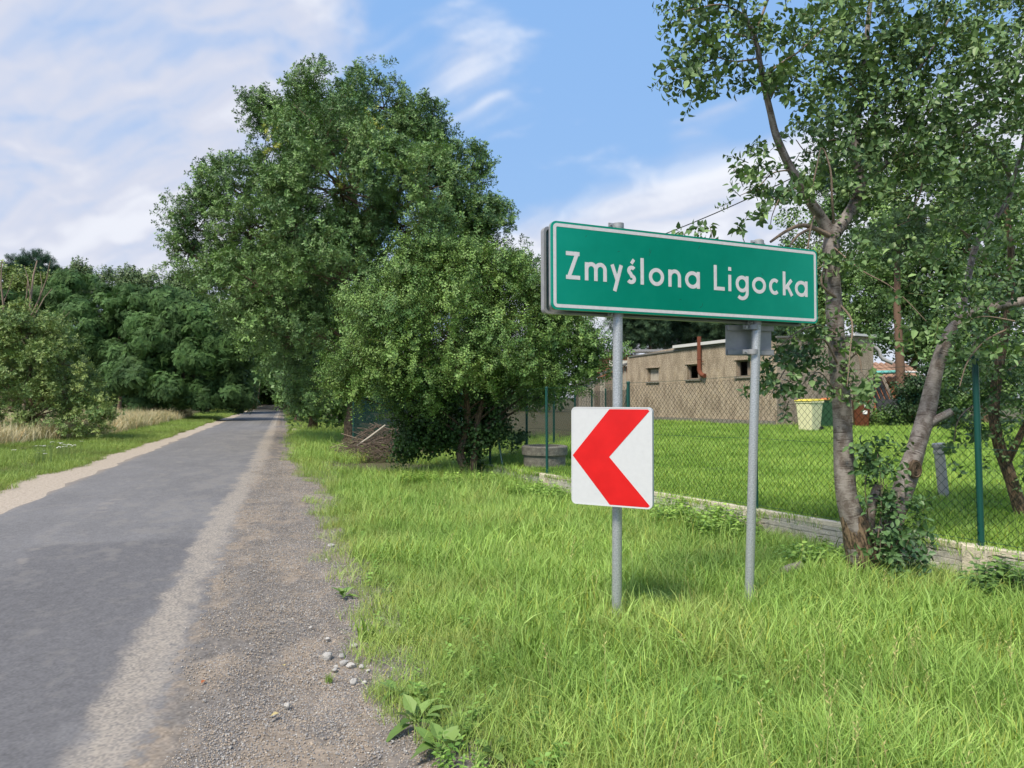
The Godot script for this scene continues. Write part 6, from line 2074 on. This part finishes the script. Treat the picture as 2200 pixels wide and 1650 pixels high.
# ---------------------------------------------------------------- grasses and herbs
func meadow() -> void:
	var fine := [tuft(170, 0.06, 0.17, 0.21, 0.0016, 0.9, 201), tuft(150, 0.07, 0.22, 0.22, 0.002, 1.15, 202), tuft(150, 0.05, 0.14, 0.22, 0.0026, 0.7, 203)]
	var short := [tuft(190, 0.03, 0.075, 0.24, 0.0022, 0.8, 204), tuft(190, 0.035, 0.09, 0.24, 0.0026, 0.9, 205)]
	var tall := tuft(110, 0.2, 0.55, 0.28, 0.0035, 0.7, 206)
	var gd := Color(0.19, 0.345, 0.068)
	var gl := Color(0.47, 0.675, 0.175)
	var yl := Color(0.54, 0.56, 0.2)
	# the verge in front
	rng.seed = 400
	var sc := [Scatter.new(), Scatter.new(), Scatter.new()]
	var tries := 0
	while tries < 16500:
		tries += 1
		var d := 1.4 + pow(rng.randf(), 1.5) * 30.0
		var x := rng.randf_range(-0.9 * d, 0.95 * d + 1.0)
		var v := road_v(x, d)
		var edge := 0.46 + 0.16 * wob.get_noise_2d(d * 60.0, 3.0) + 0.14 * wob.get_noise_2d(d * 18.0, 9.0) + 0.35 * smoothstep(3.6, 2.4, d) - 0.32 * smoothstep(10.0, 17.0, d)
		if v < edge or v > 9.0 or fence_w(x, d) > -0.07 and fence_s(x, d) < 10.4: continue
		var u := road_u(x, d)
		if u > 31.3 and u < 34.2 and v > 0.0: continue
		if v < edge + 0.3 and rng.randf() < 0.5: continue
		if Vector2(x + 2.95, d - 16.3).length() < 1.5: continue      # under the brush pile
		var patch := wob.get_noise_2d(x * 26.0, d * 26.0) * 0.9 + wob.get_noise_2d(x * 90.0, d * 90.0) * 0.5
		var bare := wob.get_noise_2d(x * 60.0 + 500.0, d * 60.0)
		if bare > 0.36 and rng.randf() < 0.7: continue
		var k := gd.lerp(gl, clampf(0.55 + patch * 0.8 + rng.randf_range(-0.35, 0.35), 0, 1))
		var dryness := smoothstep(0.12, 0.5, wob.get_noise_2d(x * 38.0 + 70.0, d * 38.0 - 90.0))
		k = k.lerp(yl, clampf(clampf((0.9 - (v - edge)) * 0.35, 0.0, 0.35) + dryness * 0.4 + (0.4 if rng.randf() < 0.08 else 0.0), 0, 0.7))
		var big := (1.0 + 0.045 * d) * rng.randf_range(0.7, 1.25) * lerpf(0.55, 1.0, smoothstep(0.0, 0.7, v - edge)) * lerpf(0.55, 1.0, smoothstep(0.1, 0.8, -fence_w(x, d)) if d < 13.0 else 1.0) * (1.0 + patch * 0.55)
		var y := Vector3(rng.randf_range(-0.25, 0.25), 1, rng.randf_range(-0.25, 0.25))
		sc[2 if patch > 0.35 else (rng.randi() % 2)].put(axes(y, rng.randf() * TAU, big), Vector3(x, ground_y(x, d), -d), k)
	var g := Node3D.new()
	g.name = "verge_grass"
	add_child(g)
	tag(g, "long bright green grass of the verge between the gravel and the fence", "grass", "", "stuff")
	for i in 3: multi("blades", fine[i], M.blade, sc[i], g)
	var herb := Scatter.new()
	var weedm := spray("weed", 34)
	var stalk := Scatter.new()
	rng.seed = 410
	for i in 2600:
		var d := 1.7 + pow(rng.randf(), 1.6) * 13.0
		var x := rng.randf_range(-0.4, 0.85) * d
		var v := road_v(x, d)
		if v < 0.6 or fence_w(x, d) > -0.1: continue
		var n := wob.get_noise_2d(x * 45.0 + 90.0, d * 45.0)
		if n > 0.05 or v < 1.1:
			herb.put(axes(V(rng.randf_range(-0.5, 0.5), 1, rng.randf_range(-0.5, 0.5)), rng.randf() * TAU, rng.randf_range(0.28, 0.6)), Vector3(x, ground_y(x, d), -d), Color(0.16, 0.31, 0.06).lerp(Color(0.36, 0.56, 0.14), rng.randf()))
		elif i % 3 == 0:
			stalk.put(axes(V(rng.randf_range(-0.3, 0.3), 1, rng.randf_range(-0.3, 0.3)), rng.randf() * TAU, rng.randf_range(0.7, 1.2)), Vector3(x, ground_y(x, d), -d), Color(0.42, 0.36, 0.16).lerp(Color(0.5, 0.52, 0.2), rng.randf()))
	multi("herbs", weedm, M.blade, herb, g)
	var sm := MB.new()
	sm.tube(PackedVector3Array([V(0, 0, 0), V(0.01, 0.15, 0), V(0.03, 0.3, 0.0)]), PackedFloat32Array([0.0013, 0.001, 0.0008]), 3, false)
	for k in 7:
		sm.leaf_small(V(0.02 + 0.0025 * k, 0.24 + 0.012 * k, 0), V(cos(k * 2.4), 1.2, sin(k * 2.4)).normalized(), V(1, 0.2, 0), 0.02, 0.0025)
	multi("seed_stalks", sm.done(), M.straw, stalk, g)
	# the lawn
	rng.seed = 401
	sc = [Scatter.new(), Scatter.new()]
	for i in 12000:
		var s := rng.randf_range(-4.5, 24.0)
		var w := 0.1 + pow(rng.randf(), 1.35) * 22.0
		var p := fence_pt(s, w, 0)
		if -p.z < 2.5 or right_of_side_fence(p.x, -p.z) < 0.0 or absf(p.x) > -p.z * 0.95: continue
		if (p.x - 9.46) * -0.503 + (-p.z - 25.4) * 0.864 > -0.1 and (p.x - 9.46) * 0.864 + (-p.z - 25.4) * 0.503 > -0.05: continue
		var patch := wob.get_noise_2d(p.x * 20.0, p.z * 20.0) * 0.9 + wob.get_noise_2d(p.x * 80.0, p.z * 80.0) * 0.5
		var k := Color(0.22, 0.40, 0.065).lerp(Color(0.47, 0.68, 0.16), clampf(0.5 + patch * 0.7 + rng.randf_range(-0.2, 0.2), 0, 1))
		sc[rng.randi() % 2].put(axes(Vector3(rng.randf_range(-0.2, 0.2), 1, rng.randf_range(-0.2, 0.2)), rng.randf() * TAU, (0.9 + 0.035 * -p.z) * rng.randf_range(0.8, 1.25) * (1.0 + patch * 0.3)), Vector3(p.x, lawn_y(p.x, -p.z), p.z), k)
	g = Node3D.new()
	g.name = "lawn_grass"
	add_child(g)
	tag(g, "short bright grass of the lawn behind the chain-link fence", "grass", "", "stuff")
	for i in 2: multi("blades", short[i], M.blade, sc[i], g)
	# left verge, right far verge
	rng.seed = 402
	sc = [Scatter.new(), Scatter.new()]
	for i in 9500:
		var u := 7.0 + pow(rng.randf(), 1.3) * 85.0
		var edge := -4.36 + wob.get_noise_2d(u * 20.0, 45.0) * 0.25
		var v := edge - pow(rng.randf(), 1.2) * (2.2 + 0.008 * u + 2.6 * smoothstep(31.0, 20.0, u))
		if i % 5 == 0 and u > 35: v = rng.randf_range(0.25, 3.5)
		if u > 31.3 and u < 34.4 and v > 0: continue
		var p := from_uv(u, v, 0)
		if absf(p.x) > -p.z * 1.0: continue
		var patch := wob.get_noise_2d(p.x * 16.0, p.z * 16.0) * 0.9 + wob.get_noise_2d(p.x * 70.0, p.z * 70.0) * 0.4
		var k := Color(0.18, 0.30, 0.06).lerp(Color(0.42, 0.55, 0.15), clampf(0.5 + patch * 0.8, 0, 1))
		k = k.lerp(Color(0.36, 0.3, 0.14), (0.45 * rng.randf() if patch < -0.1 else 0.0) + (0.4 * smoothstep(1.8, 3.0, edge - v - 2.4 * smoothstep(31.0, 20.0, u)) if v < 0 else 0.0))
		sc[rng.randi() % 2].put(axes(Vector3(rng.randf_range(-0.2, 0.2), 1, rng.randf_range(-0.2, 0.2)), rng.randf() * TAU, (1.0 + 0.012 * u) * rng.randf_range(0.5, 0.95) * (1.0 + patch * 0.3)), Vector3(p.x, ground_y(p.x, -p.z), p.z), k)
	g = Node3D.new()
	g.name = "roadside_grass"
	add_child(g)
	tag(g, "uneven green grass along the far left edge of the road and beyond the drive", "grass", "", "stuff")
	for i in 2: multi("blades", fine[1 + i], M.blade, sc[i], g)
	# the dry field on the left
	rng.seed = 403
	var dry := Scatter.new()
	for i in 6500:
		var u := rng.randf_range(14.0, 56.0)
		var v := -6.4 - 2.3 * smoothstep(31.0, 20.0, u) - pow(rng.randf(), 1.4) * 34.0
		var p := from_uv(u, v, 0)
		if absf(p.x) > -p.z * 1.0 or -p.z > 50: continue
		var k := Color(0.6, 0.49, 0.3).lerp(Color(0.84, 0.75, 0.54), rng.randf())
		if rng.randf() < 0.12: k = Color(0.2, 0.25, 0.08)
		dry.put(axes(Vector3(rng.randf_range(-0.2, 0.2), 1, rng.randf_range(-0.2, 0.2)), rng.randf() * TAU, rng.randf_range(1.1, 1.9)), Vector3(p.x, ground_y(p.x, -p.z), p.z), k)
	var df := multi("dry_grass", tall, M.straw, dry)
	tag(df, "dry straw-coloured grass of the field left of the road", "grass")
	# loose gravel
	rng.seed = 404
	var pm := []
	for k in 3:
		var mb := MB.new()
		var pts := []
		var r := Vector3(1.0, rng.randf_range(0.5, 0.75), rng.randf_range(0.65, 0.95))
		for i in 4:
			for j in 6:
				pass
		var seg := 3
		var jit := {}
		for i in seg + 1:
			for j in 6:
				jit[Vector2i(i, j)] = rng.randf_range(0.75, 1.15)
		var q := func(i, j):
			var th: float = PI * i / seg
			var ph: float = TAU * j / 6.0 + i * 0.4
			var w: float = jit[Vector2i(i, 0 if i == 0 or i == seg else j % 6)]
			return Vector3(sin(th) * cos(ph), cos(th), sin(th) * sin(ph)) * r * w
		for i in seg:
			for j in 6:
				if i == 0: mb.tri(q.call(0, 0), q.call(1, j + 1), q.call(1, j))
				elif i == seg - 1: mb.tri(q.call(i, j), q.call(i, j + 1), q.call(seg, 0))
				else: mb.quad(q.call(i, j), q.call(i, j + 1), q.call(i + 1, j + 1), q.call(i + 1, j))
		pm.append(mb.done())
	var gm := []
	for k in 3:
		var mb := MB.new()
		for i in 85:
			var src: Array = (pm[i % 3] as ArrayMesh).surface_get_arrays(0)
			var a := rng.randf() * TAU
			var q := sqrt(rng.randf()) * 0.17
			var r := rng.randf_range(0.0022, 0.0058)
			if rng.randf() < 0.04: r *= 1.7
			var b := axes(UP + rv(0.5), rng.randf() * TAU, r)
			var tone := rng.randf()
			var kk := Color(0.19, 0.185, 0.185).lerp(Color(0.40, 0.385, 0.365), tone)
			if rng.randf() < 0.42: kk = Color(0.27, 0.225, 0.18).lerp(Color(0.45, 0.38, 0.3), rng.randf())
			if rng.randf() < 0.025: kk = Color(0.56, 0.55, 0.52)
			var at := mb.v.size()
			for j in src[Mesh.ARRAY_VERTEX].size():
				mb.v.append(V(cos(a) * q, r * 0.25, sin(a) * q) + b * src[Mesh.ARRAY_VERTEX][j])
				mb.n.append((b * src[Mesh.ARRAY_NORMAL][j]).normalized())
				mb.uv.append(Vector2.ZERO)
				mb.c.append(kk)
			for j in src[Mesh.ARRAY_INDEX]: mb.ix.append(at + j)
		gm.append(mb.done())
	pm = gm
	var gs := [Scatter.new(), Scatter.new(), Scatter.new()]
	for i in 3600:
		var d := 1.8 + pow(rng.randf(), 1.7) * 15.0
		var v := rng.randf_range(-1.0, 0.95)
		if v < -0.42: continue
		var x := (v - 0.305 * d) / 0.952
		if absf(x) > d * 0.95: continue
		var heap := wob.get_noise_2d(x * 50.0, d * 50.0) + wob.get_noise_2d(x * 140.0, d * 140.0) * 0.5
		if heap < -0.12 and rng.randf() < 0.55: continue
		var u := road_u(x, d)
		var y := 0.018 + (wob.get_noise_2d(u * 30.0, v * 60.0) * 0.02 + wob.get_noise_2d(u * 9.0, v * 22.0) * 0.03) * smoothstep(-0.55, -0.3, v) - 0.02 * smoothstep(-0.4, 0.0, v)
		if v < -0.55: y = 0.031
		gs[i % 3].put(axes(UP, rng.randf() * TAU, 1.0 + 0.03 * d), Vector3(x, y, -d), Color.WHITE)
	g = Node3D.new()
	g.name = "gravel"
	add_child(g)
	tag(g, "loose grey gravel scattered along the right edge of the road", "gravel", "", "stuff")
	for k in 3: multi("chips", pm[k], M.pebble, gs[k], g)

	# herbs one can tell apart: broad-leaved rosettes at the gravel edge
	rng.seed = 405
	var spots := [[898, 1552, 0.16, "broad-leaved plantain sprawling onto the gravel near the bottom edge"], [948, 1612, 0.15, "large plantain rosette at the very bottom of the gravel edge"], [1000, 1560, 0.13, "plantain rosette half hidden in grass just right of the sprawling one"], [858, 1490, 0.11, "small plantain by the grass edge below the stone heap"], [905, 1500, 0.12, "plantain in the grass above the sprawling one"], [738, 1280, 0.1, "lone plantain at the gravel edge above the stone heap"], [1250, 1560, 0.12, "dock leaves in the grass at the bottom middle"], [1410, 1600, 0.13, "pale broad leaves low in the grass at the bottom, right of middle"], [1060, 1620, 0.12, "broad leaves in the grass at the bottom edge, left of the dock"], [1560, 1620, 0.12, "broad leaves at the bottom edge, furthest right of the rosettes"]]
	for s in spots:
		var at := G(s[0], s[1], 0.03)
		var r: float = s[2] * 0.78
		var t := thing("plantain", s[3], "plant", at, Basis(UP, rng.randf() * TAU), "broad-leaved rosettes in the verge")
		var n := 11
		for i in n:
			var a := TAU * i / n + rng.randf_range(-0.45, 0.45)
			var mb := MB.new()
			mb.col = shade_of(0.85)
			var d := V(cos(a), rng.randf_range(0.02, 1.1), sin(a)).normalized()
			mb.tube(PackedVector3Array([V(0, 0, 0), d * r * 0.35]), PackedFloat32Array([0.003, 0.0025]), 4, false)
			mb.leaf(d * r * 0.33, d, (UP + rv(0.4)).normalized(), r * rng.randf_range(0.5, 1.15), r * rng.randf_range(0.17, 0.3), rng.randf_range(0.1, 0.5), rng.randf_range(0.1, 0.55))
			var m: StandardMaterial3D = M.blade.duplicate()
			m.albedo_color = Color(0.15, 0.27, 0.07).lerp(Color(0.26, 0.38, 0.12), rng.randf()).linear_to_srgb()
			obj("leaf", mb.done(), m, t)
	# upright tufts of lance leaves
	for s in [[1130, 1425, 0.27, "upright tuft of long lance-shaped leaves left of the first post's foot"], [1255, 1535, 0.25, "upright tuft of lance-shaped leaves low in the grass below the first post"], [790, 1372, 0.2, "bright grass tuft standing on the gravel edge beside the stone heap"], [706, 1462, 0.07, "small grey-green tuft growing out of the gravel by the stones"], [1560, 1440, 0.25, "dense tuft of long blades below the leaning post"], [1980, 1560, 0.3, "tall tuft of drooping blades at the lower right"]]:
		var at := G(s[0], s[1], 0.02)
		var t := thing("leaf_tuft", s[3], "plant", at)
		var h: float = s[2]
		obj("blades", tuft(34, h * 0.5, h, h * 0.3, h * 0.026, 0.7, int(s[0])), M.blade.duplicate(), t).material_override.albedo_color = Color(0.26, 0.4, 0.08).linear_to_srgb()
	# leafy weeds under the fence and by the block
	var weed := spray("weed", 33)
	rng.seed = 406
	for s in [[1490, 1120, 8.2, 34, "spreading patch of fresh green leafy weeds between the two sign posts"], [1560, 1160, 7.6, 26, "leafy weeds just left of the leaning post at the plinth"], [1430, 1085, 8.9, 22, "leafy weeds right of the chevron board by the plinth"], [1150, 1050, 11.0, 22, "pale leafy weeds in the grass left of the chevron board"], [1210, 1075, 10.2, 24, "leafy weeds below the chevron board's left edge"], [2175, 1235, 5.3, 8, "dark leafy weeds growing up against the plinth block"], [2140, 1265, 5.1, 5, "low ivy-like weeds at the foot of the plinth block"], [2190, 1250, 5.0, 18, "weeds against the plinth at the right edge"], [1740, 1190, 6.0, 14, "nettles behind the cut log"], [1010, 1005, 12.6, 30, "ground ivy spreading in front of the bushy tree"], [900, 1010, 12.8, 24, "low weeds in front of the brush pile"]]:
		var at := P(s[0], s[1], s[2])
		at.y = ground_y(at.x, s[2])
		var t := thing("leafy_weeds", s[4], "plant", at, Basis(), "leafy weeds along the fence")
		var sca := Scatter.new()
		var r: float = sqrt(s[3]) * 0.062
		var dk: bool = s[0] > 2100
		for i in s[3] * 3:
			var a := rng.randf() * TAU
			var q := sqrt(rng.randf()) * r
			var o := V(cos(a) * q * 1.3, 0, sin(a) * q * 0.8)
			if fence_w(at.x + o.x, s[2] - o.z) > -0.06: continue
			sca.put(axes(V(rng.randf_range(-0.35, 0.35), 1, rng.randf_range(-0.35, 0.35)), rng.randf() * TAU, rng.randf_range(0.6, 1.25)), o, (Color(0.1, 0.2, 0.06) if dk else Color(0.2, 0.36, 0.07)).lerp(Color(0.22, 0.36, 0.1) if dk else Color(0.42, 0.62, 0.15), rng.randf()))
		multi("leaves", weed, M.blade, sca, t)
	# yarrow heads by the far edge
	rng.seed = 407
	var yr := MB.new()
	var ys := MB.new()
	for i in 7:
		var o := rv(0.03)
		o.y *= 0.2
		for k in 5:
			var d := V(cos(TAU * k / 5), 0.2, sin(TAU * k / 5)).normalized()
			yr.leaf_small(o + V(0, 0.25, 0), d, UP, 0.012, 0.005)
		ys.tube(PackedVector3Array([V(0, 0, 0), o + V(0, 0.248, 0)]), PackedFloat32Array([0.0015, 0.001]), 3, false)
	var ym := yr.done()
	var ysm := ys.done()
	for s in [[95, 1000, 40, 20, "white yarrow flowers in the grass of the left verge near the young oak"], [290, 918, 45, 16, "white yarrow flowers further along the left verge by the dry field"], [130, 985, 30, 10, "few white flowers behind the yarrow on the left verge"]]:
		var at := G(s[0], s[1], 0.0)
		var t := thing("yarrow", s[4], "flowers", at, Basis(), "white flowers on the left verge")
		var sca := Scatter.new()
		var r: float = s[2] * -at.z / F
		for i in s[3]: sca.put(axes(V(rng.randf_range(-0.2, 0.2), 1, rng.randf_range(-0.2, 0.2)), rng.randf() * TAU, rng.randf_range(1.0, 1.8)), V(rng.randf_range(-r, r), 0.02, rng.randf_range(-r, r) * 1.5), Color.WHITE)
		multi("flower_heads", ym, M.wild_white, sca, t)
		multi("stems", ysm, M.wild_stem, sca, t)

	# the brush pile
	rng.seed = 408
	var bp := G(825, 985, -0.08)
	bp.y = ground_y(bp.x, -bp.z) - 0.03
	var t := thing("brush_pile", "heap of brown cut brushwood before the oak trunk, with a pale bare branch on top", "brushwood", bp)
	var mb := MB.new()
	var z := -bp.z
	for i in 800:
		var a := rng.randf() * TAU
		var q := sqrt(rng.randf())
		var o := V(cos(a) * q * 1.2, 0, sin(a) * q * 0.75)
		o.y = rng.randf_range(0.05, 0.98) * (1.0 - q * q * 0.75)
		var ya := rng.randf_range(-0.7, 0.7) + (PI if rng.randf() < 0.5 else 0.0)
		var d := V(cos(ya), rng.randf_range(-0.6, 0.6), sin(ya) * 0.7)
		var ln := rng.randf_range(0.25, 0.75)
		var r := rng.randf_range(0.004, 0.013)
		mb.tube(curve(o - d * ln * 0.5, o + d * ln * 0.5, rv(0.05), 3), taper(r, r * 0.4, 3), 4, false)
	tag(obj("twigs", mb.done(), M.brush, t), "", "", "", "stuff")
	mb = MB.new()
	mb.tube(PackedVector3Array([P(775, 955, z) - bp + V(0, 0, 0.4), P(800, 938, z) - bp + V(0, 0, 0.42), P(834, 912, z) - bp + V(0, 0, 0.4)]), PackedFloat32Array([0.02, 0.03, 0.022]), 8, true, 0.1, wob)
	obj("branch", mb.done(), M.pale_board, t).set_meta("label", "pale bare branch sticking out of the brush pile")
	mb = MB.new()
	for q in [[[715, 962], [745, 950], [790, 945]], [[700, 975], [760, 965], [800, 970]], [[740, 930], [790, 945], [850, 935]]]:
		var pts := PackedVector3Array()
		for e in q: pts.append(P(e[0], e[1], z) - bp + V(0, 0, 0.35))
		mb.tube(pts, taper(0.012, 0.005, 2), 5, false)
	obj("long_twig", mb.done(), M.dead_bark, t)
	# dry leaves on the gravel
	rng.seed = 409
	for s in [[440, 1463, 0.022, "orange dry leaf on the gravel", Color(0.5, 0.16, 0.06)], [600, 1534, 0.026, "pale yellow leaf on the gravel", Color(0.6, 0.5, 0.25)], [611, 1432, 0.018, "tiny yellowish leaf on the gravel above the pale one", Color(0.5, 0.42, 0.2)]]:
		var at := G(s[0], s[1], 0.025)
		var o := thing("fallen_leaf", s[3], "leaf", at, Basis(UP, rng.randf() * TAU), "fallen leaves on the gravel")
		mb = MB.new()
		mb.leaf(V(0, 0.004, 0), V(1, 0.05, 0), UP, s[2] * 1.6, s[2] * 0.5, 0.5, 0.1)
		var m: StandardMaterial3D = M.blade.duplicate()
		m.albedo_color = (s[4] as Color).linear_to_srgb()
		obj("blade", mb.done(), m, o)


func _ready() -> void:
	rng.seed = 1
	wob.seed = 4
	wob.frequency = 0.02
	wob.fractal_octaves = 3
	camera_and_light()
	materials()
	setting()
	fences()
	buildings()
	signs()
	garden_things()
	big_trees()
	plums()
	meadow()
